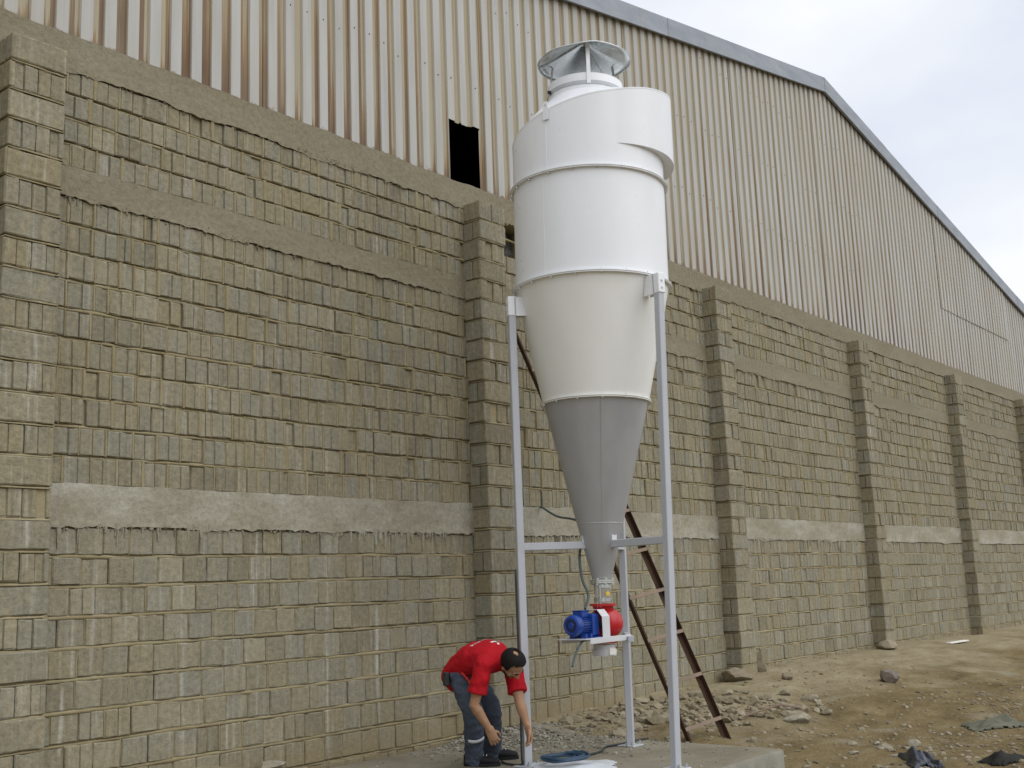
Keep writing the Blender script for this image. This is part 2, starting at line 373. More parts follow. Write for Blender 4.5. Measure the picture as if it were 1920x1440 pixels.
def axis_pts(segs):
    out = []
    for a, b, st in segs:
        n = max(1, round((b-a)/st)); out += [a+(b-a)*i/n for i in range(n)]
    return out + [segs[-1][1]]
gxs = axis_pts([(-900, -100, 200), (-100, -20, 20), (-20, -6, 2), (-6, 4.6, 0.35), (4.6, 9.5, 0.055), (9.5, 16, 0.11), (16, 30, 0.5), (30, 60, 5), (60, 200, 35), (200, 1000, 200)])
gys = axis_pts([(-900, -100, 200), (-100, -20, 20), (-20, -8, 1.5), (-8, -5, 0.25), (-5, 0.2, 0.055), (0.2, 2, 0.6), (2, 30, 7), (30, 200, 40), (200, 1000, 200)])
V = [(x, y, gz(x, y)) for y in gys for x in gxs]; nx = len(gxs)
Fc = [(j*nx+i, j*nx+i+1, (j+1)*nx+i+1, (j+1)*nx+i) for j in range(len(gys)-1) for i in range(nx-1)]
ground = obj('ground', mesh_data('ground', V, Fc, M_dirt, True)); tag(ground, kind='structure')

# concrete plinth under the cyclone
SLZ = 0.2
bm = bmesh.new()
SX0, SX1, SY0, SY1 = 2.15, 5.03, -2.96, -0.06
nxs, nys = 58, 58
grid = [[bm.verts.new((SX0+(SX1-SX0)*i/nxs, SY0+(SY1-SY0)*j/nys, SLZ + (0.004*fbm(i*0.35, j*0.35, 2.0, 3) if 0 < i < nxs and 0 < j < nys else -0.012))) for i in range(nxs+1)] for j in range(nys+1)]
for j in range(nys):
    for i in range(nxs): bm.faces.new((grid[j][i], grid[j][i+1], grid[j+1][i+1], grid[j+1][i]))
loop = [grid[0][i] for i in range(nxs+1)] + [grid[j][nxs] for j in range(1, nys+1)] + [grid[nys][i] for i in range(nxs-1, -1, -1)] + [grid[j][0] for j in range(nys-1, 0, -1)]
low = []
cxs, cys = (SX0+SX1)/2, (SY0+SY1)/2
for k, v in enumerate(loop):
    dx, dy = v.co.x-cxs, v.co.y-cys; n = 0.010 + 0.010*fbm(k*0.4, 3.0, 0, 3)
    ox = n*(1 if dx > 0 else -1) if abs(abs(dx)-(SX1-SX0)/2) < 1e-4 else 0
    oy = n*(1 if dy > 0 else -1) if abs(abs(dy)-(SY1-SY0)/2) < 1e-4 else 0
    low.append((bm.verts.new((v.co.x+ox, v.co.y+oy, SLZ-0.03)), bm.verts.new((v.co.x+ox*1.2, v.co.y+oy*1.2, -0.25))))
for k in range(len(loop)):
    m = (k+1) % len(loop)
    bm.faces.new((loop[k], low[k][0], low[m][0], loop[m])); bm.faces.new((low[k][0], low[k][1], low[m][1], low[m][0]))
bmesh.ops.recalc_face_normals(bm, faces=bm.faces)
me = bpy.data.meshes.new('plinth'); bm.to_mesh(me); bm.free(); me.materials.append(M_slab); auto_smooth(me, 35)
tag(obj('concrete_plinth', me), 'low grey concrete plinth under the cyclone legs', 'plinth')

# ------------------------------------------------------------------ warehouse
WH = empty('warehouse', (0, 0.2, 0.2))
tag(WH, 'long warehouse of rough concrete blocks with rusty corrugated gable above', 'warehouse')
XL, XR = -5.42, 31.0
PW, PD = 0.41, 0.22                    # pilaster width and depth
ZA0, ZA1, ZB0, ZB1, ZC0, ZC1 = 2.16, 2.44, 4.58, 4.79, 5.57, 5.83
HX0, HX1, HZ0, HZ1 = 5.06, 5.72, 5.18, 5.575   # missing blocks beside the pilaster
# mortar core
wb = MB(); CY0, CY1 = 0.030, 0.40
def cbox(mb, x0, x1, y0, y1, z0, z1, mi=0): mb.box(((x0+x1)/2, (y0+y1)/2, (z0+z1)/2), ((x1-x0)/2, (y1-y0)/2, (z1-z0)/2), None, mi)
cbox(wb, XL, HX0, CY0, CY1, -0.4, 5.80); cbox(wb, HX1, XR, CY0, CY1, -0.4, 5.80); cbox(wb, HX0, HX1, CY0, CY1, -0.4, HZ0); cbox(wb, HX0, HX1, CY0, CY1, HZ1, 5.80)
wall = wb.build('wall', M_mortar, WH)
rb = MB(); n = 14
V = [(HX0-0.02+(HX1-HX0+0.04)*i/n, 0.26+0.06*fbm(i*0.8, j*0.8, 5, 3), HZ0-0.02+(HZ1-HZ0+0.04)*j/8) for j in range(9) for i in range(n+1)]
rb.add(V, [(j*(n+1)+i, j*(n+1)+i+1, (j+1)*(n+1)+i+1, (j+1)*(n+1)+i) for j in range(8) for i in range(n)])
tag(rb.build('wall_opening_fill', M_hollow, WH, True), 'dark opening where blocks are missing beside the pilaster')

# block meshes: front at y=0, width 1, height 1 scaled per block
def block_mesh(kind, seed, w, h):
    r = random.Random(seed); e = 0.007
    j = lambda s: r.uniform(-s, s)
    if kind == 'flat':
        xs = [(-w/2, 0.05), (-w/2, e), (-w/2+e, 0), (-w*0.17, j(0.001)), (w*0.17, j(0.001)), (w/2-e, 0), (w/2, e), (w/2, 0.05)]
    else:
        s = w*r.uniform(-0.07, 0.05); gw = r.uniform(0.004, 0.009); d1, d2 = (0, r.uniform(0.003, 0.019)) if r.random() < 0.7 else (r.uniform(0.003, 0.013), 0)
        if kind == 'groove': d2 = r.uniform(0, 0.004); d1 = 0
        xs = [(-w/2, 0.05), (-w/2, d1+e), (-w/2+e, d1), (s-gw, d1), (s-gw*0.3, max(d1, d2)+0.009), (s+gw*0.3, max(d1, d2)+0.009), (s+gw, d2), (w/2-e, d2), (w/2, d2+e), (w/2, 0.05)]
    rows = [(-h/2, e), (-h/2+e, 0), (0, 0), (h/2-e, 0), (h/2, e)]
    V = []; m = len(xs)
    for ri, (z, dy) in enumerate(rows):
        for xi, (x, y) in enumerate(xs):
            edge = ri in (0, 4) or xi in (0, 1, m-1, m-2)
            V.append((x + j(0.0025 if edge else 0.0012), y + (dy if y < 0.05 else 0) + abs(j(0.003 if edge else 0.0012)), z + (j(0.005) if ri in (0, 1, 3, 4) and y < 0.05 else 0)))
    if r.random() < 0.4:                                   # a knocked corner
        ci = r.choice((1, 2, m-2, m-3)); rr = r.choice((0, 4)); V[rr*m+ci] = (V[rr*m+ci][0], V[rr*m+ci][1]+r.uniform(0.006, 0.018), V[rr*m+ci][2]*0.93)
    n0 = len(V); V += [(-w/2, 0.05, -h/2), (w/2, 0.05, -h/2), (-w/2, 0.05, h/2), (w/2, 0.05, h/2)]
    Fc = [(a*m+b, a*m+b+1, (a+1)*m+b+1, (a+1)*m+b) for a in range(4) for b in range(m-1)]
    Fc.append(tuple(range(m-1, -1, -1))); Fc.append(tuple(4*m+b for b in range(m)))
    return V[:n0], Fc
def variants(kind, n, w, h, base): return [block_mesh(kind, base+i, w, h) for i in range(n)]
W0, H0 = 0.199, 0.188
VAR = {'flat': variants('flat', 12, W0, H0, 100), 'flute': variants('flute', 14, W0, H0, 200), 'groove': variants('groove', 8, W0, H0, 300), 'long': variants('flat', 8, PW, 0.195, 400), 'plong': variants('flute', 8, 0.202, 0.195, 500), 'pflat': variants('flat', 6, 0.202, 0.195, 600)}
MESH = {}
for k, vs in VAR.items():
    MESH[k] = []
    for i, (v, f) in enumerate(vs):
        me = mesh_data('block_'+k, v, f, M_block); MESH[k].append(me)

def rowlist():
    out = []
    for i in range(11): out.append((ZA0-0.2135*(i+1), 0.2135, 'low', i))
    for i in range(10): out.append((ZA1+0.214*i, 0.214, 'mid', i))
    for i in range(4): out.append((ZB1+0.195*i, 0.195, 'top', i))
    return out
ROWS = rowlist()
blocks = []       # (kind, variant, loc, scale, rotz)
joints = []       # vertical joints (x, z0, z1, zone, bay)
def wav(x, z): return 0.011*fbm(x*0.45, z*1.7, 3.3, 2)
for bay in range(-2, 6):
    x0, x1 = 5*bay, 5*bay+5-PW
    if bay == -2: x0, x1 = XL, -5.0-PW
    x0 = max(x0, XL)
    if x1-x0 < 0.1: continue
    for (zb, ph, zone, ri) in ROWS:
        x = x0 - random.uniform(0.0, 0.16); hs = (ph-0.0245)/H0
        if zone == 'low' and ri == 0: hs *= 0.98
        while x < x1-0.03:
            if zone == 'low': w = 0.2*random.uniform(0.95, 1.06)
            else: w = 0.2*random.uniform(0.93, 1.05)
            if zone != 'low' and random.random() < 0.09: w *= 0.5
            gap = random.uniform(0.004, 0.012) if zone == 'low' else random.uniform(0.007, 0.022)
            a, b = max(x, x0+0.002), min(x+w, x1-0.002)
            xm = (a+b)/2
            if b-a > 0.045 and not (HX0-0.02 < b and a < HX1+0.02 and zb > HZ0-0.05 and zb+ph < HZ1+0.1 and zone == 'top'):
                if zone == 'low': kind = 'flat' if random.random() < (0.93 if bay <= 1 else 0.5) else ('groove' if random.random() < 0.5 else 'flute')
                else: kind = random.choices(('flute', 'groove', 'flat'), (0.72, 0.22, 0.06))[0]
                sy = -1 if random.random() < 0.5 else 1
                dy = random.gauss(0, 0.0035) + (0.004 if random.random() < 0.1 else 0)
                blocks.append((kind, random.randrange(len(VAR[kind])), (xm, max(-0.006, min(0.008, dy)), zb+0.006+hs*H0/2+wav(xm, zb)+random.gauss(0, 0.0022)), ((b-a)/W0*sy, 1.0, hs*random.uniform(0.97, 1.015)), random.gauss(0, 0.012), random.gauss(0, 0.006)))
                joints.append((b+gap/2, zb, zb+ph, zone, gap))
            x += w+gap

f_px = 2120.94
def parea(loc):
    d = Vector(loc)-CAMP; z = d.dot(F)
    if z < 0.3: return 0
    u, v = f_px*d.dot(Rt)/z, -f_px*d.dot(Up)/z
    if abs(u) > 950 or abs(v) > 715: return 0
    return abs(d.normalized().y)/z**2
order = sorted(range(len(blocks)), key=lambda i: -parea(blocks[i][2])*abs(blocks[i][3][0]))
single = set(order[:300])
SV, SF = [], []
for i, (kind, vi, loc, sc, rz, ry) in enumerate(blocks):
    M = Matrix.Translation(loc) @ Matrix.Rotation(rz, 4, 'Z') @ Matrix.Rotation(ry, 4, 'Y') @ Matrix.Diagonal((*sc, 1))
    if i in single:
        o = bpy.data.objects.new('block', MESH[kind][vi]); COL.objects.link(o); o.parent = wall; o.matrix_basis = M
    else:
        v, f = VAR[kind][vi]; n0 = len(SV); SV += [tuple(M @ Vector(p)) for p in v]
        SF += [tuple(q+n0 for q in (ff if sc[0] > 0 else ff[::-1])) for ff in f]
tag(obj('block_masonry', mesh_data('block_masonry', SV, SF, M_block_i), wall), kind='stuff')

# squeezed mortar in the bed joints and the upright joints
mb = MB()
for (zb, ph, zone, ri) in ROWS:
    x = XL
    step = 0.05
    V = []; xs = []
    while x < XR:
        xs.append(x); x += (0.045 if x < 5.5 else (0.08 if x < 11 else 0.2))*random.uniform(0.7, 1.3)
    fill = None
    for q in xs:
        zt = zb + wav(q, zb) - 0.014          # top of the course below
        nz_ = fbm(q*6.0, zb*9, 0.7, 3); n2 = fbm(q*1.3, zb*5, 2.7, 2)
        hgt = (0.0165 if zone == 'low' else 0.0115) + 0.007*nz_ + 0.010*n2 + random.uniform(-0.001, 0.003); hgt = min(max(hgt, 0.006), 0.0255)
        out = (0.004 if zone == 'low' else 0.009) - 0.008*nz_ - 0.006*n2
        out = min(max(out, -0.007), 0.02)
        V += [(q, 0.04, zt-0.004), (q, out+0.006, zt-0.006-0.004*abs(nz_)), (q, out, zt+hgt*0.5), (q, out+0.009, zt+hgt), (q, 0.04, zt+hgt)]
    m = len(xs); mb.add(V, [(a*5+b, (a+1)*5+b, (a+1)*5+b+1, a*5+b+1) for a in range(m-1) for b in range(4)])
for (x, z0, z1, zone, gap) in joints:
    if x > 22: continue
    if zone == 'low' and random.random() < 0.16: continue
    if zone != 'low' and random.random() < 0.04: continue
    n = 5; out = random.uniform(0.001, 0.012) if zone == 'low' else random.uniform(-0.005, 0.004); w = gap*random.uniform(0.95, 1.4)
    if zone == 'top' and random.random() < 0.22: w += random.uniform(0.01, 0.03); out = -0.008
    if zone == 'mid' and random.random() < 0.14: w += random.uniform(0.006, 0.02); out = -0.006
    V = []
    for k in range(n):
        t = k/(n-1); z = z0+0.004+(z1-z0-0.012)*t+wav(x, z0); ww = w*(0.55+random.uniform(0, 0.5)) if k not in (0,) else w*0.6
        xo = x+random.uniform(-0.002, 0.002)
        V += [(xo-ww/2-0.002, 0.035, z), (xo-ww/2, out+0.003, z), (xo, out-0.001+random.uniform(0, 0.003), z), (xo+ww/2, out+0.003, z), (xo+ww/2+0.002, 0.035, z)]
    mb.add(V, [(a*5+b, a*5+b+1, (a+1)*5+b+1, (a+1)*5+b) for a in range(n-1) for b in range(4)])
tag(mb.build('mortar_joints', M_mortar, WH, True), kind='stuff')

# cast concrete bands with ragged, dripping lower edges
def band(z0, z1, drip, seed, label):
    r = random.Random(seed); mb = MB(); xs = []; x = XL
    while x < XR:
        xs.append(x); x += (0.03 if x < 6 else (0.06 if x < 14 else 0.25))
    rows = 7; V = []
    for q in xs:
        lowz = z0 - 0.006 - 0.030*abs(fbm(q*9, z0, 1, 4)) - 0.04*max(0, fbm(q*1.7, z0, 5, 2))
        topz = z1 + 0.006 + 0.012*fbm(q*3, z1, 3, 3) + wav(q, z1)
        V.append((q, 0.03, lowz+0.006))
        for k in range(rows):
            t = k/(rows-1); z = lowz+(topz-lowz)*t
            y = -0.004 + 0.008*fbm(q*1.6, z*3, seed, 3) + 0.004*fbm(q*14, z*14, seed, 3) - (0.006*(1-t)**3 if drip else 0.002)
            V.append((q, min(y, 0.004), z))
        V.append((q, 0.045, topz+0.012))
    m = rows+2
    mb.add(V, [(a*m+b, (a+1)*m+b, (a+1)*m+b+1, a*m+b+1) for a in range(len(xs)-1) for b in range(m-1)])
    x = XL
    while x < 16 and drip:
        dens = fbm(x*0.9, z0, 8.8, 3)
        x += r.expovariate(1/(0.026 if drip == 2 else 0.06))
        if dens < -0.25+0.25*r.random(): continue
        L = r.uniform(0.015, 0.06) if r.random() < 0.72 else r.uniform(0.06, 0.17)
        if drip == 1: L *= 0.5
        w = r.uniform(0.004, 0.012) if r.random() < 0.5 else r.uniform(0.012, 0.030); n = 6; V = []
        for k in range(n):
            t = k/(n-1); ww = w*(1.0-0.45*t+0.35*math.sin(t*9+x*50)*0.3) if k < n-1 else w*0.45; z = z0+0.01-(L+0.01)*t; d = 0.010*(1-0.4*t) if k < n-1 else 0.004
            xo = x+0.003*math.sin(t*6+x*80)
            V += [(xo-ww, 0.012, z), (xo-ww*0.6, -d*0.8, z), (xo+ww*0.6, -d*0.8, z), (xo+ww, 0.012, z)]
        mb.add(V, [(a*4+b, (a+1)*4+b, (a+1)*4+b+1, a*4+b+1) for a in range(n-1) for b in range(3)])
    x = XL
    while x < 17:                                   # crumbs of spilt concrete along the lower edge
        x += r.expovariate(1/0.022); sz = r.uniform(0.004, 0.013); zc = z0-0.012+r.gauss(0, 0.012)
        c_ = Vector((x, -0.004, zc)); ax = [Vector((r.uniform(-1, 1), r.uniform(-1, 1), r.uniform(-1, 1))).normalized() for _ in range(2)]; a_ = ax[0]; b_ = a_.cross(ax[1]).normalized(); d_ = a_.cross(b_)
        P6 = [c_+q*sz*r.uniform(0.6, 1.3) for q in (a_, -a_, b_, -b_, d_, -d_)]
        mb.add(P6, [(0, 2, 4), (2, 1, 4), (1, 3, 4), (3, 0, 4), (2, 0, 5), (1, 2, 5), (3, 1, 5), (0, 3, 5)])
    o = mb.build('concrete_band', M_band, WH); auto_smooth(o.data, 50); tag(o, label); return o
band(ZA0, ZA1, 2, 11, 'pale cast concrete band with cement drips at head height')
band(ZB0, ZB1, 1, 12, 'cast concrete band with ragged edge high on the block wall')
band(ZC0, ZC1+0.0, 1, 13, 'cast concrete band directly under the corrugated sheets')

# pilasters
def pilaster(k, individual):
    xr = 5*k; xl = xr-PW; mb = MB()
    cbox(mb, xl+0.026, xr-0.026, -PD+0.028, 0.03, -0.3, 5.54)
    # rounded mortar cap
    V = []; n = 10
    for j in range(5):
        t = j/4
        for i in range(n+1):
            s = i/n; V.append((xl+0.01+(PW-0.02)*s, -PD+0.02+(PD+0.0)*t, 5.535+0.05*math.sin(math.pi*min(max(s, 0.08), 0.92))**0.5*(0.4+0.6*t)+0.012*fbm(s*5+k, t*4, 1, 3)))
    mb.add(V, [(j*(n+1)+i, j*(n+1)+i+1, (j+1)*(n+1)+i+1, (j+1)*(n+1)+i) for j in range(4) for i in range(n)])
    p = mb.build('pilaster', M_mortar, WH)
    V2, F2 = [], []
    z = -0.17 + 0.013*(k % 3); ci = 0
    while z < 5.5:
        ph = 0.2135; sc_z = random.uniform(0.965, 1.0); zc = z+0.195/2+0.004
        ox = random.gauss(0, 0.006); oy = random.gauss(0, 0.005)
        items = []
        if ci % 2 == (k % 2):
            items.append(('long', 0, PW*random.uniform(0.985, 1.01)))
        else:
            kind = 'plong' if (z > 2.3 or random.random() < 0.25) else 'pflat'
            items += [(kind, -PW/4, 0.198), (kind, PW/4, 0.198)]
        for kind, dx, w in items:
            vi = random.randrange(len(VAR[kind])); bw = PW if kind == 'long' else 0.202
            M = Matrix.Translation((xl+PW/2+dx+ox, -PD+oy+random.gauss(0, 0.002), zc+random.gauss(0, 0.002))) @ Matrix.Rotation(random.gauss(0, 0.012), 4, 'Z') @ Matrix.Rotation(random.gauss(0, 0.005), 4, 'Y') @ Matrix.Diagonal((w/bw, 1, sc_z, 1))
            if individual:
                o = bpy.data.objects.new('pilaster_block', MESH[kind][vi]); COL.objects.link(o); o.parent = p; o.matrix_basis = M
            else:
                v, f = VAR[kind][vi]; n0 = len(V2); V2 += [tuple(M @ Vector(q)) for q in v]; F2 += [tuple(a+n0 for a in ff) for ff in f]
        # block flanks on both sides
        for sx, xx in ((-1, xl), (1, xr)):
            full = ci % 2 != (k % 2)
            segs = [(-PD+0.004, 0.03)] if full or random.random() < 0.4 else [(-PD+0.004, -PD*0.5-0.005), (-PD*0.5+0.006, 0.03)]
            for (ya, yb) in segs:
                hx = 0.02; d = random.uniform(-0.004, 0.004)
                bx = MB(); bx.box((xx-sx*(hx-0.002)+ox+sx*d, (ya+yb)/2+oy, zc), (hx, (yb-ya)/2, 0.095*sc_z), None, 0, 0.006)
                if individual and sx == -1:
                    o = bx.build('flank_block', M_block, None); o.parent = p
                else:
                    n0 = len(V2); V2 += bx.V; F2 += [tuple(a+n0 for a in ff) for ff in bx.F]
        z += ph; ci += 1
    if V2: tag(obj('pilaster_masonry', mesh_data('pilaster_masonry', V2, F2, M_block_i), p), kind='stuff')
    # squeezed mortar lips round each bed joint
    mm = MB(); z = -0.17+0.013*(k % 3)
    while z < 5.5:
        pts = [(xl-0.001, 0.02), (xl-0.001, -PD*0.5), (xl-0.001, -PD-0.001)] + [(xl+PW*i/6, -PD-0.001) for i in range(1, 6)] + [(xr+0.001, -PD-0.001), (xr+0.001, 0.02)]
        V = []
        for (a, b) in pts:
            i_ = random.uniform(0.001, 0.009); dx = i_ if a < xl+0.01 else (-i_ if a > xr-0.01 else 0); dy = i_ if b < -PD+0.01 else 0
            h = random.uniform(0.008, 0.017)
            V += [(a+dx, b+dy, z-0.012), (a+dx*0.6, b+dy*0.6, z-0.012+h*0.6), (a+dx+ (0.012 if dx > 0 else (-0.012 if dx < 0 else 0)), b+dy+0.012, z-0.012+h)]
        mm.add(V, [(a*3+b, (a+1)*3+b, (a+1)*3+b+1, a*3+b+1) for a in range(len(pts)-1) for b in range(2)])
        z += 0.2135
    tag(mm.build('pilaster_mortar', M_mortar, p, True), kind='stuff')
    return p
for k in range(-1, 7): pilaster(k, k in (0, 1, 2, 3))

# roofline, corrugated sheets
RIDX, RIDZ, SLL, SLR = 14.57, 10.447, 0.1807, 0.1835
def roofz(x): return RIDZ - (SLL*(RIDX-x) if x < RIDX else SLR*(x-RIDX))
PROF = [(0.0, 0.024), (0.030, 0.024), (0.043, 0.0), (0.141, 0.0), (0.154, 0.024), (0.2, 0.024)]
HOLE = (4.44, 4.99, 6.52)
def sheet(x0, nper, yoff, zlo=None, name='cladding_sheet', jag=0.0):
    V, Fc, A = [], [], []
    for p in range(nper):
        for (a, ya), (b, yb) in zip(PROF[:-1], PROF[1:]):
            xa, xb = x0+0.2*p+a, x0+0.2*p+b
            zz = (5.815 + random.uniform(-0.008, 0.008)) if zlo is None else zlo
            if zlo is None and xa >= HOLE[0]-0.001 and xb <= HOLE[1]+0.001: zz = HOLE[2]+random.uniform(-0.015, 0.015)+0.05*(xa-HOLE[0])
            y0 = 0.030+yoff; n0 = len(V)
            va = 1.0 if ya > 0.01 else 0.0; vb = 1.0 if yb > 0.01 else 0.0
            zt = (roofz(xa)-0.06, roofz(xb)-0.06)
            V += [(xa, y0+ya, zz), (xb, y0+yb, zz), (xb, y0+yb, zt[1]), (xa, y0+ya, zt[0])]; A += [va, vb, vb, va]; Fc.append((n0, n0+1, n0+2, n0+3))
            # sheet thickness seen at the cut edge
            V += [(xa, y0+ya+0.004, zz), (xb, y0+yb+0.004, zz)]; A += [va, vb]; Fc.append((n0, n0+4, n0+5, n0+1))
    me = mesh_data(name, V, Fc, M_clad); at = me.attributes.new('valley', 'FLOAT', 'POINT'); at.data.foreach_set('value', A)
    return obj(name, me, WH)
x = XL-0.58+0.0; i = 0
while x < XR-0.9:
    sheet(x, 5, (0.0, 0.003, -0.002)[i % 3] + random.uniform(-0.001, 0.001)); x += 1.0; i += 1
# a later lapped patch of sheets near the right end
for q in range(3):
    o = sheet(20.0+q*1.6, 8, -0.016-0.001*q, 7.10, 'patch_sheet')
tag(o, 'upper lapped sheet with a rusty lower edge')
sc_ = MB()
for zz in (7.0, 8.1, 9.2):
    for i in range(140):
        xx = XL+0.10-0.58+0.2*i+0.0
        if xx > 16 or zz > roofz(xx)-0.4: continue
        if random.random() < 0.35: continue
        sc_.lathe([(0.0065, 0.0), (0.0065, 0.004), (0.004, 0.008), (0.0005, 0.008)], (xx-0.006, 0.0295, zz+random.uniform(-0.05, 0.05)), (0, -1, 0), 6)
tag(sc_.build('roofing_screws', M_rust, WH), kind='stuff')

def fascia(xa, xb, i):
    za, zb = roofz(xa), roofz(xb); h = 0.275; y0, y1 = -0.045, -0.025; d = 0.004*(i % 2)
    V = [(xa, y0-d, za-h), (xb, y0-d, zb-h), (xb, y0-d, zb), (xa, y0-d, za), (xa, y1, za-h), (xb, y1, zb-h), (xb, 0.25, zb+0.002+d), (xa, 0.25, za+0.002+d),
         (xa, 0.0, za-h+0.004), (xb, 0.0, zb-h+0.004)]
    mb = MB(); mb.add(V, [(0, 1, 2, 3), (3, 2, 6, 7), (0, 4, 5, 1), (4, 8, 9, 5), (0, 3, 7, 8, 4), (1, 5, 9, 6, 2)])
    return mb.build('roof_fascia', M_fascia, WH)
cuts = [XL-0.4, -2.1, 0.7, 3.5, 6.3, 9.07, 11.81, RIDX, 17.4, 20.2, 23.0, 25.8, 28.6, XR+0.4]
for i in range(len(cuts)-1): fascia(cuts[i]+0.0015, cuts[i+1]-0.0015, i)
YB = 16.0
def roofslab(xa, xb):
    za, zb = roofz(xa)-0.01, roofz(xb)-0.01; V = []
    for y in (-0.02, YB+0.2):
        V += [(xa, y, za-0.05), (xb, y, zb-0.05), (xb, y, zb), (xa, y, za)]
    mb = MB(); mb.add(V, [(0, 3, 2, 1), (4, 5, 6, 7), (0, 1, 5, 4), (3, 7, 6, 2), (0, 4, 7, 3), (1, 2, 6, 5)]); return mb.build('roof', M_roof, WH)
roofslab(XL-0.38, RIDX); roofslab(RIDX, XR+0.38)
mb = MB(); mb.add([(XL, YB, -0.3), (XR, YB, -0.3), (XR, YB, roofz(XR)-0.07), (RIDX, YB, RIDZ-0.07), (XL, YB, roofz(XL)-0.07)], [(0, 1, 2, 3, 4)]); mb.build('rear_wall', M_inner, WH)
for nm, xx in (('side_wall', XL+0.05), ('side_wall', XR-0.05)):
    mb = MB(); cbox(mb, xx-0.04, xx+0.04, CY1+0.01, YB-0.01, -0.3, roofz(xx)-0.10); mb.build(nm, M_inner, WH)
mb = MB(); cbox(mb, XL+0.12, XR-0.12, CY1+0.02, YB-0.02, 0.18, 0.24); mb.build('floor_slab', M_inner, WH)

# ------------------------------------------------------------------ cyclone separator
CX, CYc = 3.89, -2.013
DV = Vector((-0.8226, -0.5686, 0)); RV = Vector((0.5686, -0.8226, 0))   # azimuth 0 = DV, 90 = RV
def cen(z): return Vector((CX, CYc, z)) + RV*(0.0168*(z-1.64))
AXIS = (Vector((0, 0, 1)) + RV*0.0168).normalized()
def pol(a, r, z): return cen(z) + DV*(r*math.cos(R(a))) + RV*(r*math.sin(R(a)))
CY = empty('cyclone_separator', (CX, CYc, SLZ))
tag(CY, 'tall white and grey cyclone dust separator standing on three grey legs', 'cyclone separator')
RB = 0.665
def frustum(name, r0, z0, r1, z1, mat, n=96, wob=0.0):
    mb = MB(); mb.lathe([(r0, z0-1.64), (r1, z1-1.64)] if wob == 0 else [(r0+(r1-r0)*i/6, (z0+(z1-z0)*i/6)-1.64) for i in range(7)], cen(1.64), AXIS, n)
    return mb.build(name, mat, CY, True)
barrel = frustum('barrel', RB, 4.12, RB, 5.02, M_white)
ucone = frustum('upper_cone', 0.452, 3.125, RB, 4.12, M_cream)
lcone = frustum('lower_cone', 0.082, 1.65, 0.447, 3.125, M_steel)
# weld seams, slightly raised
def seam(parent, a, r0, z0, r1, z1, mat, w=0.006):
    mb = MB(); mb.bar(pol(a, r0-0.0002, z0), pol(a, r1-0.0002, z1), w*0.8, 0.0035, RV if abs(math.cos(R(a))) > 0.5 else DV, 0, 0.0015)
    o = mb.build('weld_seam', mat, None); o.parent = parent
seam(barrel, -35, RB, 4.13, RB, 5.01, M_white); seam(ucone, 62, 0.452, 3.14, RB, 4.11, M_cream); seam(lcone, 5, 0.09, 1.68, 0.447, 3.11, M_steel, 0.004)
mb = MB(); mb.lathe([(0.1955, -0.004), (0.1975, 0.0), (0.1945, 0.004)], cen(2.105), AXIS, 64); o = mb.build('weld_ring', M_steel, None, True); o.parent = lcone
# flanges with sealant line and bolts
def flange(z, r, mat, w=0.027, nb=16, t=0.010):
    mb = MB(); mb.lathe([(r-0.004, -t), (r+w, -t), (r+w, -0.0015), (r-0.004, -0.0015)], cen(z), AXIS, 96, closed=True)
    mb.lathe([(r-0.004, 0.0015), (r+w, 0.0015), (r+w, t), (r-0.004, t)], cen(z), AXIS, 96, closed=True)
    fl = mb.build('flange_ring', mat, CY); auto_smooth(fl.data, 30)
    mb = MB(); mb.lathe([(r-0.003, -0.0014), (r+w+0.002, -0.0022), (r+w+0.002, 0.0022), (r-0.003, 0.0014)], cen(z), AXIS, 96, closed=True)
    o = mb.build('gasket', M_seal, None, True); o.parent = fl
    for k in range(nb):
        mb = MB(); mb.lathe([(0.0005, -t-0.009), (0.009, -t-0.009), (0.009, -t+0.0005), (0.005, -t+0.0005), (0.005, t+0.006), (0.0005, t+0.006)], pol(k*360/nb+7, r+w*0.55, z), AXIS, 6)
        o = mb.build('flange_bolt', M_galv, None); o.parent = fl
    return fl
flange(5.02, RB, M_white, 0.03, 20); flange(4.12, RB, M_white, 0.028, 20); flange(3.125, 0.45, M_cream, 0.024, 14)

# volute inlet head: spiral shell with helical roof
ZSB = 5.225
def ztop(a): return float(np.interp(a, [-130, -90, -45, 0, 45, 90, 150, 205], [5.38, 5.435, 5.53, 5.645, 5.745, 5.83, 5.93, 5.97]))
def rout(a): return RB + max(0.0, a-22)*0.00140
mb = MB(); N = 168; aa = [-130 + 335*i/(N-1) for i in range(N)]
V = []
for a in aa:
    zb_ = 5.03 if a <= 22 else ZSB
    V += [pol(a, rout(a), zb_), pol(a, rout(a), ztop(a)), pol(a, rout(a)+0.002, ztop(a)+0.001), pol(a, rout(a)+0.002, ztop(a)+0.012), pol(a, rout(a)-0.003, ztop(a)+0.012)]
mb.add(V, [(i*5+k, (i+1)*5+k, (i+1)*5+k+1, i*5+k+1) for i in range(N-1) for k in range(4)])
shell = mb.build('volute_shell', M_white, CY); auto_smooth(shell.data, 30)
mb = MB(); mb.lathe([(RB-0.001, 5.03-1.64), (RB-0.001, 5.37-1.64)], cen(1.64), AXIS, 96); o = mb.build('inner_barrel', M_white, CY, True)
mb = MB(); V = []; a2 = [22 + 183*i/90 for i in range(91)]
for a in a2: V += [pol(a, RB-0.002, ZSB), pol(a, rout(a), ZSB)]
mb.add(V, [(i*2, i*2+1, i*2+3, i*2+2) for i in range(90)]); mb.build('volute_floor', M_white, CY, True)
RP = 0.337
mb = MB(); V = []
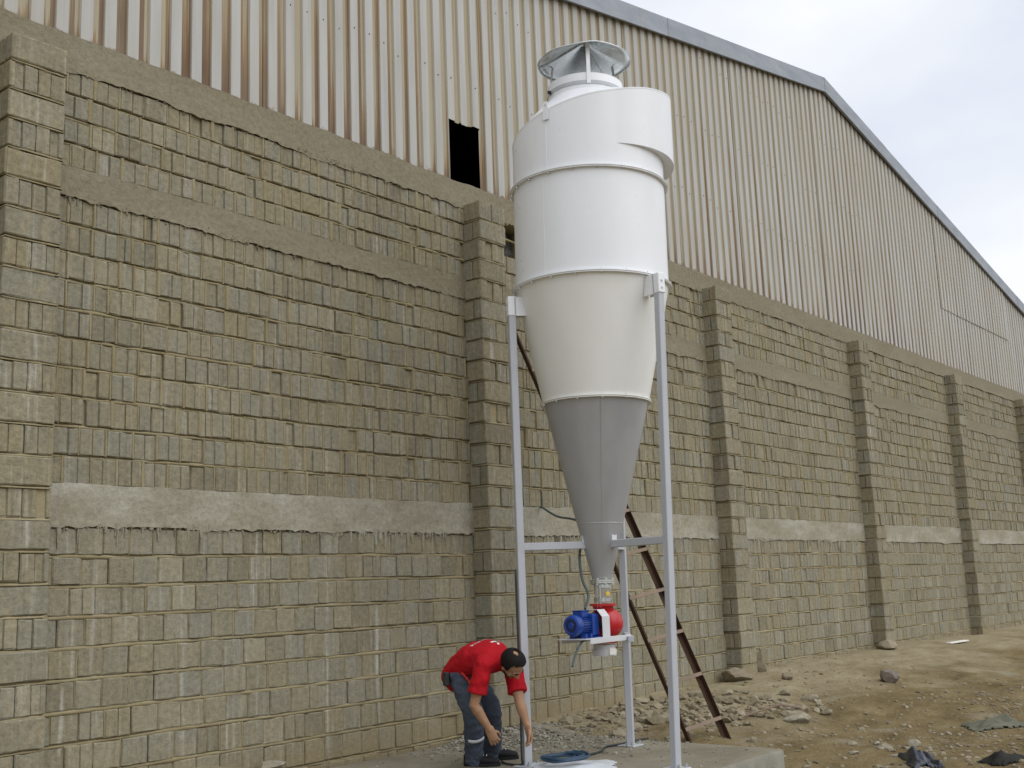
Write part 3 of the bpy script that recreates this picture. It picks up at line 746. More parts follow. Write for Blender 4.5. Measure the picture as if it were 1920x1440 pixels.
for a in aa:
    zi = max(ztop(a)+0.06, 5.87)
    V += [pol(a, rout(a)-0.003, ztop(a)+0.008), pol(a, (rout(a)+RP)/2, (ztop(a)+zi)/2+0.01), pol(a, RP-0.01, zi)]
mb.add(V, [(i*3+k, (i+1)*3+k, (i+1)*3+k+1, i*3+k+1) for i in range(N-1) for k in range(2)])
mb.build('helical_roof', M_white, CY, True)
# closing plate and rectangular inlet stub at the back
a = 205; tng = (-DV*math.sin(R(a)) + RV*math.cos(R(a))); rad = DV*math.cos(R(a)) + RV*math.sin(R(a))
p0 = pol(a, RB-0.02, ZSB); p1 = pol(a, rout(a), ZSB); mb = MB()
Q = [p0, p1, p1+Vector((0, 0, 0.745)), p0+Vector((0, 0, 0.745))]; Q2 = [q+tng*0.16 for q in Q]
mb.add(Q+Q2, [(0, 1, 5, 4), (1, 2, 6, 5), (2, 3, 7, 6), (3, 0, 4, 7)]); mb.build('inlet_duct', M_white, CY)
ctr = sum(Q2, Vector())/4; mb = MB()
for s1, h1, h2 in ((rad, (p1-p0).length/2+0.02, 0.02),):
    for sg in (-1, 1):
        mb.box(ctr+rad*(sg*((p1-p0).length/2+0.012)), (0.004, 0.014, 0.40), (tng, rad, (0, 0, 1)))
        mb.box(ctr+Vector((0, 0, sg*0.386)), (0.004, (p1-p0).length/2+0.026, 0.014), (tng, rad, (0, 0, 1)))
mb.build('inlet_flange', M_white, CY)
seam(shell, -31, RB+0.001, 5.04, RB+0.001, 5.50, M_white, 0.007)
# lifting lugs
for a in (-30, 210):
    mb = MB(); zt = ztop(a); c = pol(a, rout(a)+0.012, zt+0.015)
    rd = (DV*math.cos(R(a))+RV*math.sin(R(a))); tg = AXIS.cross(rd).normalized()
    prof = [(-0.026, -0.10), (0.026, -0.10), (0.026, 0.045), (0.014, 0.062), (-0.014, 0.062), (-0.026, 0.045)]
    V = [c+tg*u+AXIS*v+rd*s for s in (-0.004, 0.004) for u, v in prof]
    mb.add(V, [(5, 4, 3, 2, 1, 0), (6, 7, 8, 9, 10, 11)] + [(k, (k+1) % 6, 6+(k+1) % 6, 6+k) for k in range(6)])
    lug = mb.build('lifting_lug', M_white, CY)
    mb = MB(); mb.lathe([(0.0005, 0.0), (0.011, 0.0), (0.011, 0.0015), (0.0005, 0.0015)], c+AXIS*0.03+rd*0.0045, rd, 14); o = mb.build('lug_hole', M_galv, None); o.parent = lug
# outlet pipe, strap, rain cap
mb = MB(); mb.lathe([(RP, 5.78-1.64), (RP, 6.005-1.64), (RP-0.006, 6.005-1.64), (RP-0.006, 5.8-1.64)], cen(1.64), AXIS, 80); pipe = mb.build('outlet_pipe', M_white, CY); auto_smooth(pipe.data, 40)
mb = MB(); mb.lathe([(RP+0.001, -0.016), (RP+0.006, -0.016), (RP+0.006, 0.016), (RP+0.001, 0.016)], cen(5.915), AXIS, 80, closed=True); o = mb.build('clamp_strap', M_leg, CY); auto_smooth(o.data, 30)
mb = MB(); mb.box(pol(-62, RP+0.018, 5.915), (0.02, 0.012, 0.014), None, 0, 0.003); mb.tube([pol(-64, RP+0.02, 5.915), pol(-58, RP+0.03, 5.915)], 0.006, 8); mb.build('strap_clamp', M_cabled, CY)
ZCAP, RC = 6.245, 0.418
for a in (6, 126, 246):
    mb = MB(); t = (-DV*math.sin(R(a))+RV*math.cos(R(a)))
    mb.bar(pol(a, RP+0.009, 5.90), pol(a, RP+0.009, 6.08), 0.034, 0.004, t, 0, 0.001); mb.bar(pol(a, RP+0.009, 6.075), pol(a, RP-0.02, 6.292), 0.034, 0.004, t, 0, 0.001)
    mb.build('cap_strut', M_white, CY)
mb = MB(); n = 72; prof = []
for i in range(9):
    t = i/8; prof.append((RC*(1-t)+0.002, 0.205*t))
V = []
for r_, h_ in prof:
    for k in range(n):
        a = 360*k/n; w = 0.006*math.sin(R(a*3+20))*(r_/RC) + 0.004*math.sin(R(a*7))*(r_/RC)
        V.append(pol(a, r_, ZCAP+h_+w))
mb.add(V, [(i*n+k, i*n+(k+1) % n, (i+1)*n+(k+1) % n, (i+1)*n+k) for i in range(len(prof)-1) for k in range(n)])
cap = mb.build('rain_cap', M_galv, CY, True)
sol = cap.modifiers.new('thick', 'SOLIDIFY'); sol.thickness = 0.002
mb = MB(); V = []
for k in range(n):
    a = 360*k/n; w = 0.006*math.sin(R(a*3+20)) + 0.004*math.sin(R(a*7))
    for q in range(6):
        b = q*60; V.append(pol(a, RC+0.005*math.cos(R(b)), ZCAP+w+0.006*math.sin(R(b))))
mb.add(V, [(k*6+q, k*6+(q+1) % 6, ((k+1) % n)*6+(q+1) % 6, ((k+1) % n)*6+q) for k in range(n) for q in range(6)])
o = mb.build('rolled_rim', M_galv, None, True); o.parent = cap
for a in (18, 152, 262):
    mb = MB(); mb.bar(pol(a, 0.02, ZCAP+0.19), pol(a, RC-0.01, ZCAP+0.0), 0.016, 0.006, (-DV*math.sin(R(a))+RV*math.cos(R(a))), 0, 0.002); o = mb.build('cap_seam', M_galv, None); o.parent = cap

# legs, brackets, braces
LEGS = [((3.326, -1.596), (3.332, -1.605)), ((3.709, -2.731), (3.765, -2.812)), ((4.636, -1.713), (4.67, -1.74))]
LT = [3.985, 4.03, 4.02]
for i, ((fx, fy), (tx, ty)) in enumerate(LEGS):
    base = Vector((fx, fy, SLZ)); top = Vector((tx, ty, LT[i])); out = Vector((fx-CX, fy-CYc, 0)).normalized()
    mb = MB(); mb.bar(base+Vector((0, 0, 0.006)), top, 0.062, 0.062, out, 0, 0.005); lg = mb.build('leg', M_leg, CY)
    mb = MB(); mb.box(base+Vector((0, 0, 0.005)), (0.085, 0.085, 0.005), None, 0, 0.002); o = mb.build('base_plate', M_leg, None); o.parent = lg
    for sx in (-1, 1):
        mb = MB(); mb.lathe([(0.0005, 0.045), (0.008, 0.045), (0.008, 0.03), (0.014, 0.03), (0.014, 0.010)], base+Vector((0.058*sx, -0.058, 0)), (0, 0, 1), 8); o = mb.build('anchor_bolt', M_galv, None); o.parent = lg
    # welded bracket clasping the leg head
    c = top; inn = -out; tg = Vector((-out.y, out.x, 0)); mb = MB()
    zlo, zhi = LT[i]-0.125, LT[i]+0.085
    mb.box(c+out*0.0+Vector((0, 0, -0.02)), (0.038, 0.038, 0.085), (out, tg, (0, 0, 1)), 0, 0.006)
    for sg in (-1, 1):
        a0 = c+tg*(sg*0.034)+inn*0.02
        pr = [(0, 0.06), (0.10, 0.06), (0.12, -0.105), (0.0, -0.105)]
        V = [a0+inn*u+Vector((0, 0, v))+tg*s for s in (-0.004, 0.004) for u, v in pr]
        mb.add(V, [(3, 2, 1, 0), (4, 5, 6, 7)] + [(k, (k+1) % 4, 4+(k+1) % 4, 4+k) for k in range(4)])
    br = mb.build('leg_bracket', M_white, CY)
    for q in (0.0, -0.06):
        mb = MB(); mb.lathe([(0.010, 0), (0.010, 0.008), (0.0005, 0.008)], c+out*0.039+Vector((0, 0, q))+tg*0.0, out, 6); o = mb.build('bracket_bolt', M_galv, None); o.parent = br
    # brace to the lower cone
    zb_ = 1.93; t = (zb_-SLZ)/(LT[i]-SLZ); pl = base.lerp(top, t); cc = cen(zb_); pc = cc + (pl-cc).normalized()*0.128
    pc.z = zb_; pl.z = zb_
    mb = MB(); mb.bar(pl, pc, 0.062, 0.05, (0, 0, 1), 0, 0.005); bc = mb.build('brace', M_leg, CY)
    d = (pl-cc).normalized(); d.z = 0; tg2 = Vector((-d.y, d.x, 0)); mb = MB()
    mb.box(pc+d*0.03+Vector((0, 0, 0.052)), (0.012, 0.028, 0.03), (d, tg2, (0, 0, 1)), 0, 0.003)
    o = mb.build('brace_clip', M_bracket, None); o.parent = bc

# sight tube, rotary valve, motor
zt0, zt1 = 1.64, 1.445
mb = MB(); mb.lathe([(0.075, -0.012), (0.105, -0.012), (0.105, 0.0), (0.078, 0.0)], cen(1.64), AXIS, 40, closed=True); mb.lathe([(0.075, -0.028), (0.105, -0.028), (0.105, -0.016), (0.078, -0.016)], cen(1.64), AXIS, 40, closed=True)
sf = mb.build('sight_flange', M_galv, CY); auto_smooth(sf.data, 30)
for k in range(8):
    mb = MB(); p = pol(k*45+20, 0.093, 1.61); mb.lathe([(0.0005, -0.012), (0.010, -0.012), (0.010, 0.0), (0.005, 0.0), (0.005, 0.034), (0.010, 0.034), (0.010, 0.044), (0.0005, 0.044)], p, AXIS, 6); o = mb.build('flange_bolt', M_galv, None); o.parent = sf
mb = MB(); mb.lathe([(0.070, 0.0), (0.070, 0.165), (0.066, 0.165), (0.066, 0.0)], cen(1.448), AXIS, 48, closed=True); st = mb.build('sight_tube', M_glass, CY); auto_smooth(st.data, 40)
for zz in (1.575, 1.463):
    mb = MB(); mb.lathe([(0.071, 0), (0.0735, 0), (0.0735, 0.028), (0.071, 0.028)], cen(zz), AXIS, 40, closed=True); o = mb.build('hose_clip', M_galv, None, False); o.parent = st
for a in (-30, -12):
    mb = MB(); mb.tube([pol(a, 0.088, 1.42), pol(a, 0.088, 1.64)], 0.004, 6); o = mb.build('tie_rod', M_galv, None); o.parent = st
mb = MB(); mb.lathe([(0.0005, 0), (0.019, 0), (0.019, 0.001), (0.0005, 0.001)], pol(35, 0.0745, 1.525), (DV*math.cos(R(35))+RV*math.sin(R(35))), 18); o = mb.build('sticker', M_yellow, None); o.parent = st

VC = cen(1.285)+Vector((0.03, 0, 0)); AX = Vector((-1, 0, 0)); AY = Vector((0, -1, 0))
VL = 0.105
mb = MB()
prof = [(0.0005, -VL-0.012), (0.12, -VL-0.012), (0.128, -VL-0.004), (0.128, -VL+0.010)]
for q in range(13):
    t = -1+2*q/12; prof.append((0.156-0.022*t*t+(0.0035 if q in (4, 6, 8) else 0.0), t*(VL-0.014)))
prof += [(0.128, VL-0.010), (0.128, VL+0.004), (0.12, VL+0.012), (0.06, VL+0.012), (0.05, VL+0.03), (0.0005, VL+0.03)]
mb.lathe(prof, VC, AX, 64); valve = mb.build('rotary_valve', M_red, CY); auto_smooth(valve.data, 40)
mb = MB(); mb.lathe([(0.07, -0.06), (0.082, -0.02), (0.088, -0.002), (0.112, 0.0), (0.112, 0.016), (0.07, 0.016)], cen(1.428), AXIS, 48); o = mb.build('valve_neck', M_red, None); o.parent = valve; auto_smooth(o.data, 40)
mb = MB(); mb.lathe([(0.085, 0.02), (0.09, -0.012), (0.112, -0.014), (0.112, -0.028), (0.07, -0.028)], cen(1.155), AXIS, 48); o = mb.build('valve_foot', M_red, None); o.parent = valve; auto_smooth(o.data, 40)
for k in range(8):
    a = k*45+22; mb = MB(); mb.lathe([(0.011, 0), (0.011, 0.009), (0.0005, 0.009)], VC+AX*(VL+0.011)+Vector((0, math.cos(R(a))*0.108, math.sin(R(a))*0.108)), AX, 6); o = mb.build('cover_bolt', M_galv, None); o.parent = valve
mb = MB(); mb.lathe([(0.09, 0.04), (0.09, 0.0), (0.105, 0.0), (0.105, -0.018), (0.098, -0.05), (0.086, -0.05), (0.086, 0.03)], cen(1.075), AXIS, 48); sp = mb.build('outlet_spout', M_bracket, CY); auto_smooth(sp.data, 40)
mb = MB(); mb.box(pol(38, 0.108, 1.06), (0.002, 0.032, 0.026), ((DV*math.cos(R(38))+RV*math.sin(R(38))), (-DV*math.sin(R(38))+RV*math.cos(R(38))), (0, 0, 1))); o = mb.build('card_tag', M_tagm, None); o.parent = sp
# support frame from the back leg
zf = 1.150
mb = MB(); bk = Vector((4.644, -1.72, zf)); e1 = VC+Vector((-0.02, -0.19, 0)); e1.z = zf
mb.bar(bk, e1+Vector((0.10, 0.0, 0)), 0.05, 0.05, (0, 0, 1), 0, 0.004); mb.build('support_arm', M_leg, CY)
mb = MB(); mb.box((VC.x-0.17, VC.y-0.165, zf-0.005), (0.33, 0.006, 0.026), None, 0, 0.002); mb.box((VC.x-0.17, VC.y+0.165, zf-0.005), (0.33, 0.006, 0.026), None, 0, 0.002); mb.box((VC.x-0.40, VC.y, zf+0.012), (0.16, 0.165, 0.004)); mb.build('motor_shelf', M_bracket, CY)
# coupling guard: bent plate
mb = MB(); gx0, gx1 = VC.x-0.255, VC.x-VL-0.03
pr = [(0.14, -0.125), (0.14, 0.07), (0.085, 0.135), (-0.085, 0.135), (-0.14, 0.07), (-0.14, -0.125)]
V = [(gx, VC.y-yy*1.0, VC.z+zz) for gx in (gx0, gx1) for yy, zz in pr] + [(gx, VC.y-yy*0.97, VC.z+zz-0.004) for gx in (gx0, gx1) for yy, zz in pr]
m = len(pr); mb.add(V, [(k, k+1, m+k+1, m+k) for k in range(m-1)] + [(2*m+k, 3*m+k, 3*m+k+1, 2*m+k+1) for k in range(m-1)] + [(k, 2*m+k, 2*m+k+1, k+1) for k in range(m-1)] + [(m+k, m+k+1, 3*m+k+1, 3*m+k) for k in range(m-1)])
mb.build('coupling_guard', M_bracket, CY)
mb = MB(); mb.lathe([(0.0005, 0.0), (0.045, 0.0), (0.06, 0.005), (0.06, 0.06), (0.035, 0.065), (0.035, 0.15)], VC+AX*(VL+0.02), AX, 24); mb.build('shaft_coupling', M_black, CY)
# gearbox and motor
MC = VC + Vector((-0.29, 0, 0.0))
mb = MB(); mb.box(MC+Vector((0.02, 0, -0.005)), (0.055, 0.085, 0.105), None, 0, 0.02); mb.box(MC+Vector((-0.045, 0, 0)), (0.012, 0.10, 0.10), None, 0, 0.008); mb.box(MC+Vector((0.0, 0, -0.118)), (0.06, 0.12, 0.008), None, 0, 0.003); gb = mb.build('gearbox', M_blue, CY)
mb = MB(); L = 0.235; pr = [(0.0005, 0.0), (0.088, 0.0), (0.088, 0.012)]
mb.lathe([(0.078, 0.0), (0.078, 0.15)], MC+Vector((-0.055, 0, 0)), AX, 48)
for k in range(26):
    a = k*360/26; d = Vector((0, math.cos(R(a)), math.sin(R(a)))); mb.bar(MC+Vector((-0.06, 0, 0))+d*0.084, MC+Vector((-0.20, 0, 0))+d*0.084, 0.016, 0.004, d, 0, 0.001)
mot = mb.build('motor', M_blue, CY); auto_smooth(mot.data, 40)
mb = MB(); mb.lathe([(0.093, 0.0), (0.096, 0.01), (0.096, 0.055), (0.088, 0.072), (0.070, 0.078), (0.066, 0.075), (0.03, 0.075), (0.026, 0.079), (0.0005, 0.079)], MC+Vector((-0.195, 0, 0)), AX, 48); fc = mb.build('fan_cover', M_blue, None); fc.parent = mot; auto_smooth(fc.data, 35)
mb = MB()
for rr in (0.036, 0.046, 0.056): mb.lathe([(rr-0.003, 0.0), (rr-0.003, 0.002), (rr+0.003, 0.002), (rr+0.003, 0.0)], MC+Vector((-0.195-0.0745, 0, 0)), AX, 40)
o = mb.build('fan_grille', M_black, None); o.parent = mot
mb = MB(); mb.box(MC+Vector((-0.11, 0, 0.10)), (0.055, 0.055, 0.028), None, 0, 0.006); mb.box(MC+Vector((-0.11, 0, 0.131)), (0.058, 0.058, 0.004), None, 0, 0.002); o = mb.build('terminal_box', M_blue, None); o.parent = mot
mb = MB()
for dx in (-0.08, -0.16):
    for sy in (-1, 1): mb.box(MC+Vector((dx, sy*0.065, -0.10)), (0.014, 0.03, 0.022), None, 0, 0.003)
o = mb.build('motor_feet', M_blue, None); o.parent = mot
mb = MB(); mb.box(MC+Vector((-0.11, 0, -0.126)), (0.14, 0.07, 0.005)); o = mb.build('rubber_pad', M_black, None); o.parent = mot
for o in list(COL.objects):                      # the drive set is a small one
    if o.name.split('.')[0] in ('rotary_valve', 'cover_bolt', 'coupling_guard', 'shaft_coupling', 'gearbox', 'motor', 'fan_cover', 'fan_grille', 'terminal_box', 'motor_feet', 'rubber_pad', 'motor_shelf'):
        piv = VC+Vector((0, 0, 0)); o.data.transform(Matrix.Translation(piv) @ Matrix.Scale(0.87, 4) @ Matrix.Translation(-piv)); o.data.update()
MC = VC+(MC-VC)*0.87

# ------------------------------------------------------------------ cables
tb = MC+Vector((-0.06, -0.02, 0.125))
mb = MB(); mb.tube(spline([(5.75, 0.03, 2.46), (5.62, -0.10, 2.43), (5.0, -0.75, 2.28), (4.35, -1.45, 2.18), (3.98, -1.79, 2.05), (3.80, -1.86, 1.86), (3.72, -1.93, 1.66), (3.70, -2.0, 1.52), tb]), 0.011, 8)
tag(mb.build('power_cable', M_cable, None, True), 'grey cable sagging from a wall hole down to the blue motor', 'cable')
q = MC+Vector((-0.11, -0.06, -0.105))
mb = MB(); mb.tube(spline([q+Vector((0.1, 0.02, -0.006)), q+Vector((-0.05, -0.01, -0.012)), q+Vector((-0.12, -0.02, -0.035)), q+Vector((-0.19, -0.02, -0.11)), q+Vector((-0.255, -0.03, -0.2))]), 0.009, 8)
tag(mb.build('cable_end', M_cable, None, True), 'loose grey cable end hanging below the blue motor', 'cable')
pts = [(3.287, -1.575, 1.75), (3.284, -1.578, 1.2), (3.283, -1.577, 0.7), (3.280, -1.572, 0.30), (3.30, -1.55, 0.215), (3.30, -1.40, 0.212), (3.38, -1.28, 0.212)]
mb = MB(); mb.tube(spline(pts, 6), 0.008, 8)
tag(mb.build('leg_cable', M_cabled, None, True), 'black cable running down the left leg to the shoe', 'cable')
pts = [(3.38, -1.66, 0.212), (3.62, -1.72, 0.212), (3.85, -1.72, 0.212), (4.15, -1.72, 0.212), (4.42, -1.60, 0.212), (4.62, -1.63, 0.212), (4.86, -1.62, 0.212), (5.0, -1.66, 0.215)]
mb = MB(); mb.tube(spline(pts, 6), 0.009, 8)
tag(mb.build('floor_cable', M_cabled, None, True), 'black cable lying across the concrete plinth behind the legs', 'cable')

# ------------------------------------------------------------------ ladder
LD = empty('ladder', (5.5, -2.0, 0.1)); tag(LD, 'rusty brown angle iron ladder leaning on the block wall behind the cyclone', 'ladder')
L0, L1 = Vector((5.328, -1.914, 0.10)), Vector((5.262, -0.05, 4.386)); w_ = Vector((0.375, -0.17, 0.078)); u_ = (L1-L0).normalized()
wn2 = w_.normalized(); nn = u_.cross(wn2).normalized()
if nn.y > 0: nn = -nn
for i, off in enumerate((Vector((0, 0, 0)), w_)):
    a, b = L0+off-u_*(0.10 if i else 0.02), L1+off; inn = 1 if i == 0 else -1; mb = MB()
    mb.bar(a, b, 0.062, 0.006, nn, 0, 0.001); mb.bar(a+wn2*(inn*0.025)-nn*0.028, b+wn2*(inn*0.025)-nn*0.028, 0.052, 0.006, wn2, 0, 0.001)
    rl = mb.build('rail', M_rust, LD)
    if i == 0:
        mb = MB(); mb.bar(L0+u_*0.28-wn2*0.0042, L0+u_*0.52-wn2*0.0042, 0.06, 0.002, nn); o = mb.build('primer_patch', M_rustred, None); o.parent = rl
s = 0.165
while s < 4.5:
    mb = MB(); mb.bar(L0+u_*s-wn2*0.0+nn*0.028, L0+u_*s+w_+nn*0.028, 0.034, 0.006, u_, 0, 0.001); mb.build('rung', M_rung, LD); s += 0.435

# ------------------------------------------------------------------ person
def mk_mat(name, col, rough, scale=40, var=0.12, bump=0.2, sss=0.0, fold=0.0):
    g = G(name); lo = tuple(x*(1-var) for x in col); hi = tuple(min(1, x*(1+var)) for x in col)
    c = g.ramp(g.noise(scale, 3), [(0.3, lo), (0.7, hi)])
    nrm = g.bump(g.noise(scale*6, 3), bump, 0.002)
    if fold: nrm = g.bump(g.noise(9, 3, 0.5, dist=1.2), fold, 0.03, nrm)
    return g.done(c, rough, nrm, 0.25)
M_skin = mk_mat('skin', (0.37, 0.215, 0.128), 0.55, 14, 0.12, 0.1)
M_shirt = mk_mat('red_jersey', (0.42, 0.006, 0.014), 0.85, 12, 0.10, 0.25, 0, 0.55)
M_trous = mk_mat('grey_blue_work_cloth', (0.064, 0.080, 0.110), 0.9, 14, 0.2, 0.3, 0, 0.7)
M_shoe = mk_mat('black_trainer', (0.012, 0.012, 0.014), 0.55, 30, 0.3, 0.3)
M_hair = mk_mat('dark_hair', (0.008, 0.0065, 0.006), 0.7, 160, 0.6, 1.0)
M_beard = mk_mat('stubble', (0.05, 0.03, 0.022), 0.75, 90, 0.4, 0.6)
M_eye = paint('eye_white', (0.22, 0.19, 0.17), 0.3)
M_print = paint('white_print', (0.75, 0.72, 0.72), 0.8)
M_refl = paint('reflective_strip', (0.62, 0.66, 0.70), 0.4)
VV = lambda x, y, z: Vector((x, y, z))
J = dict(pelvis=VV(3.100,-1.135,0.967), hipR=VV(3.022,-1.174,0.931), hipL=VV(3.215,-1.103,0.923), kneeR=VV(3.027,-1.300,0.619), kneeL=VV(3.303,-1.257,0.621), ankR=VV(3.150,-1.183,0.272), ankL=VV(3.472,-1.106,0.292),
  belly=VV(3.076,-1.252,1.029), chest=VV(3.060,-1.444,1.066), upper=VV(3.065,-1.545,1.060), neck=VV(3.059,-1.625,1.042), head=VV(3.049,-1.703,1.019), shR=VV(2.923,-1.514,1.018), shL=VV(3.240,-1.548,0.976),
  elR=VV(2.880,-1.437,0.712), elL=VV(3.186,-1.652,0.700), wrR=VV(2.994,-1.491,0.516), wrL=VV(3.195,-1.711,0.527), haR=VV(3.051,-1.508,0.389), haL=VV(3.225,-1.722,0.379))
LAT = VV(1, -0.08, 0).normalized()
def cap_tube(mb, pts, rs, n=16, ell=None):
    """tube with rounded ends"""
    P = [Vector(p) for p in pts]; rs = list(rs)
    d0 = (P[0]-P[1]).normalized(); d1 = (P[-1]-P[-2]).normalized()
    PP = [P[0]+d0*rs[0]*0.95, P[0]+d0*rs[0]*0.75, P[0]+d0*rs[0]*0.4] + P + [P[-1]+d1*rs[-1]*0.4, P[-1]+d1*rs[-1]*0.75, P[-1]+d1*rs[-1]*0.95]
    RR = [rs[0]*0.3, rs[0]*0.66, rs[0]*0.92] + rs + [rs[-1]*0.92, rs[-1]*0.66, rs[-1]*0.3]
    mb.tube(PP, RR, n, 0, True, ell)
def ellipsoid(mb, c, axes, n=20, m=14):
    c = Vector(c); V = [c+axes[2]]
    for i in range(1, m):
        t = math.pi*i/m
        for k in range(n):
            a = 2*math.pi*k/n; V.append(c+axes[2]*math.cos(t)+(axes[0]*math.cos(a)+axes[1]*math.sin(a))*math.sin(t))
    V.append(c-axes[2]); L = len(V)-1
    Fc = [(0, 1+k, 1+(k+1) % n) for k in range(n)] + [(1+i*n+k, 1+(i+1)*n+k, 1+(i+1)*n+(k+1) % n, 1+i*n+(k+1) % n) for i in range(m-2) for k in range(n)] + [(L, 1+(m-2)*n+(k+1) % n, 1+(m-2)*n+k) for k in range(n)]
    mb.add(V, Fc)
def fused(name, mb, voxel, mat, parent=None, smooth=6, relax=0.5):
    sc2 = bpy.data.scenes.new('fuse'); tmp = bpy.data.objects.new('tmp', mesh_data('tmp', mb.V, mb.F, mat)); sc2.collection.objects.link(tmp)
    bmt = bmesh.new(); bmt.from_mesh(tmp.data); bmesh.ops.recalc_face_normals(bmt, faces=bmt.faces); bmt.to_mesh(tmp.data); bmt.free()
    m = tmp.modifiers.new('r', 'REMESH'); m.mode = 'VOXEL'; m.voxel_size = voxel; m.use_smooth_shade = True
    m = tmp.modifiers.new('s', 'SMOOTH'); m.factor = relax; m.iterations = smooth
    with bpy.context.temp_override(scene=sc2, view_layer=sc2.view_layers[0]):
        dg = bpy.context.evaluated_depsgraph_get(); me = bpy.data.meshes.new_from_object(tmp.evaluated_get(dg))
    me.name = name
    bpy.data.objects.remove(tmp); bpy.data.scenes.remove(sc2)
    me.materials.clear(); me.materials.append(mat); me.polygons.foreach_set('use_smooth', [True]*len(me.polygons))
    return obj(name, me, parent)
# head frame
NF = VV(0.24, -0.46, -0.86).normalized(); HC = (VV(-0.28, -0.80, 0.50)); HC = (HC-NF*HC.dot(NF)).normalized(); HL = HC.cross(NF).normalized()   # face normal, crown, lateral
H0 = J['head'] + VV(-0.004, -0.006, -0.004)
def hp(l, f_, c): return H0 + HL*l + NF*f_ + HC*c
mb = MB()
ellipsoid(mb, hp(0, -0.012, 0.022), (HL*0.077, NF*0.094, HC*0.088))
ellipsoid(mb, hp(0, 0.018, -0.045), (HL*0.060, NF*0.068, HC*0.075))
ellipsoid(mb, hp(0, 0.058, -0.095), (HL*0.028, NF*0.026, HC*0.022))            # chin
cap_tube(mb, [hp(0, 0.083, 0.0), hp(0, 0.103, -0.038)], [0.009, 0.0145], 10)       # nose
for sg in (-1, 1):
    ellipsoid(mb, hp(sg*0.012, 0.094, -0.040), (HL*0.009, NF*0.009, HC*0.008), 8, 6)
    cap_tube(mb, [hp(sg*0.014, 0.084, 0.012), hp(sg*0.05, 0.068, 0.012)], [0.010, 0.008], 8)   # brow
    ellipsoid(mb, hp(sg*0.078, -0.012, -0.022), (HL*0.010, NF*0.020, HC*0.031), 12, 8)  # ear
    ellipsoid(mb, hp(sg*0.043, 0.050, -0.040), (HL*0.022, NF*0.022, HC*0.028), 10, 8)
cap_tube(mb, [hp(-0.018, 0.079, -0.071), hp(0, 0.084, -0.071), hp(0.018, 0.079, -0.071)], [0.006, 0.007, 0.006], 8)
cap_tube(mb, [J['upper']+VV(0, 0.02, -0.01), J['neck']+VV(0, 0, -0.01), hp(0, -0.03, -0.05)], [0.07, 0.058, 0.056], 16)
# trunk core and limbs under the clothes
cap_tube(mb, [J['pelvis'], J['belly'], J['chest'], J['upper']], [0.09, 0.09, 0.095, 0.085], 16, (LAT, 1.35))
for s_ in ('R', 'L'):
    cap_tube(mb, [J['upper']+(J['sh'+s_]-J['upper'])*0.5, J['sh'+s_]], [0.06, 0.055], 12)
    sh, el, wr, ha = J['sh'+s_], J['el'+s_], J['wr'+s_], J['ha'+s_]
    cap_tube(mb, [sh, sh.lerp(el, 0.45), sh.lerp(el, 0.85), el, el.lerp(wr, 0.22), el.lerp(wr, 0.6), wr], [0.052, 0.050, 0.041, 0.040, 0.0435, 0.034, 0.0265], 16)
    hip, kn, an = J['hip'+s_], J['knee'+s_], J['ank'+s_]
    cap_tube(mb, [hip, kn, an], [0.075, 0.05, 0.036], 12)
    cap_tube(mb, [an, an+VV(0.012, -0.03, -0.03)], [0.034, 0.028], 10)
    # hand: palm, four fingers, thumb
    d = (ha-wr).normalized()
    lat = VV(0.62, -0.78, 0.1) if s_ == 'R' else VV(0.35, 0.86, 0.1)
    lat = (lat-d*lat.dot(d)).normalized(); nrm = d.cross(lat).normalized()
    if nrm.dot(VV(-0.82, -0.57, 0)) > 0: nrm = -nrm                                # palm side, away from the camera
    if s_ == 'L': nrm = (VV(-0.6, 0.2, 0)-d*VV(-0.6, 0.2, 0).dot(d)).normalized(); lat = d.cross(nrm).normalized(); lat = lat if lat.dot(VV(-0.82, -0.57, 0)) > 0 else -lat
    cap_tube(mb, [wr-d*0.01, wr+d*0.03, wr+d*0.062, wr+d*0.085], [0.021, 0.0225, 0.0225, 0.019], 14, (lat, 1.75))
    for fi, (o_, L_, sp) in enumerate(((-0.031, 0.062, -0.10), (-0.0105, 0.075, -0.03), (0.0105, 0.080, 0.04), (0.031, 0.072, 0.12))):
        k0 = wr+d*(0.082+0.006*(fi in (1, 2)))+lat*o_; dd = (d+lat*sp).normalized(); cu = 0.25+0.07*fi
        k1 = k0+(dd*math.cos(cu)+nrm*math.sin(cu))*L_*0.48; k2 = k1+(dd*math.cos(cu*2.6)+nrm*math.sin(cu*2.6))*L_*0.30; k3 = k2+(dd*math.cos(cu*3.6)+nrm*math.sin(cu*3.6))*L_*0.24
        cap_tube(mb, [k0-dd*0.015, k0, k1, k2, k3], [0.0098, 0.0098, 0.0090, 0.0084, 0.0072], 10)
    t0 = wr+d*0.028+lat*0.027+nrm*0.006; t1 = t0+(d*0.62+lat*0.55+nrm*0.55).normalized()*0.040; t2 = t1+(d*0.88+lat*0.12+nrm*0.45).normalized()*0.030; t3 = t2+(d*0.95-lat*0.1+nrm*0.3).normalized()*0.024
    cap_tube(mb, [wr+d*0.012+lat*0.008, t0, t1, t2, t3], [0.013, 0.0125, 0.0108, 0.0095, 0.0080], 10)
person = fused('person', mb, 0.0045, M_skin, None, 3)
tag(person, 'man in a red polo shirt and grey trousers bending down beside the left leg', 'person')
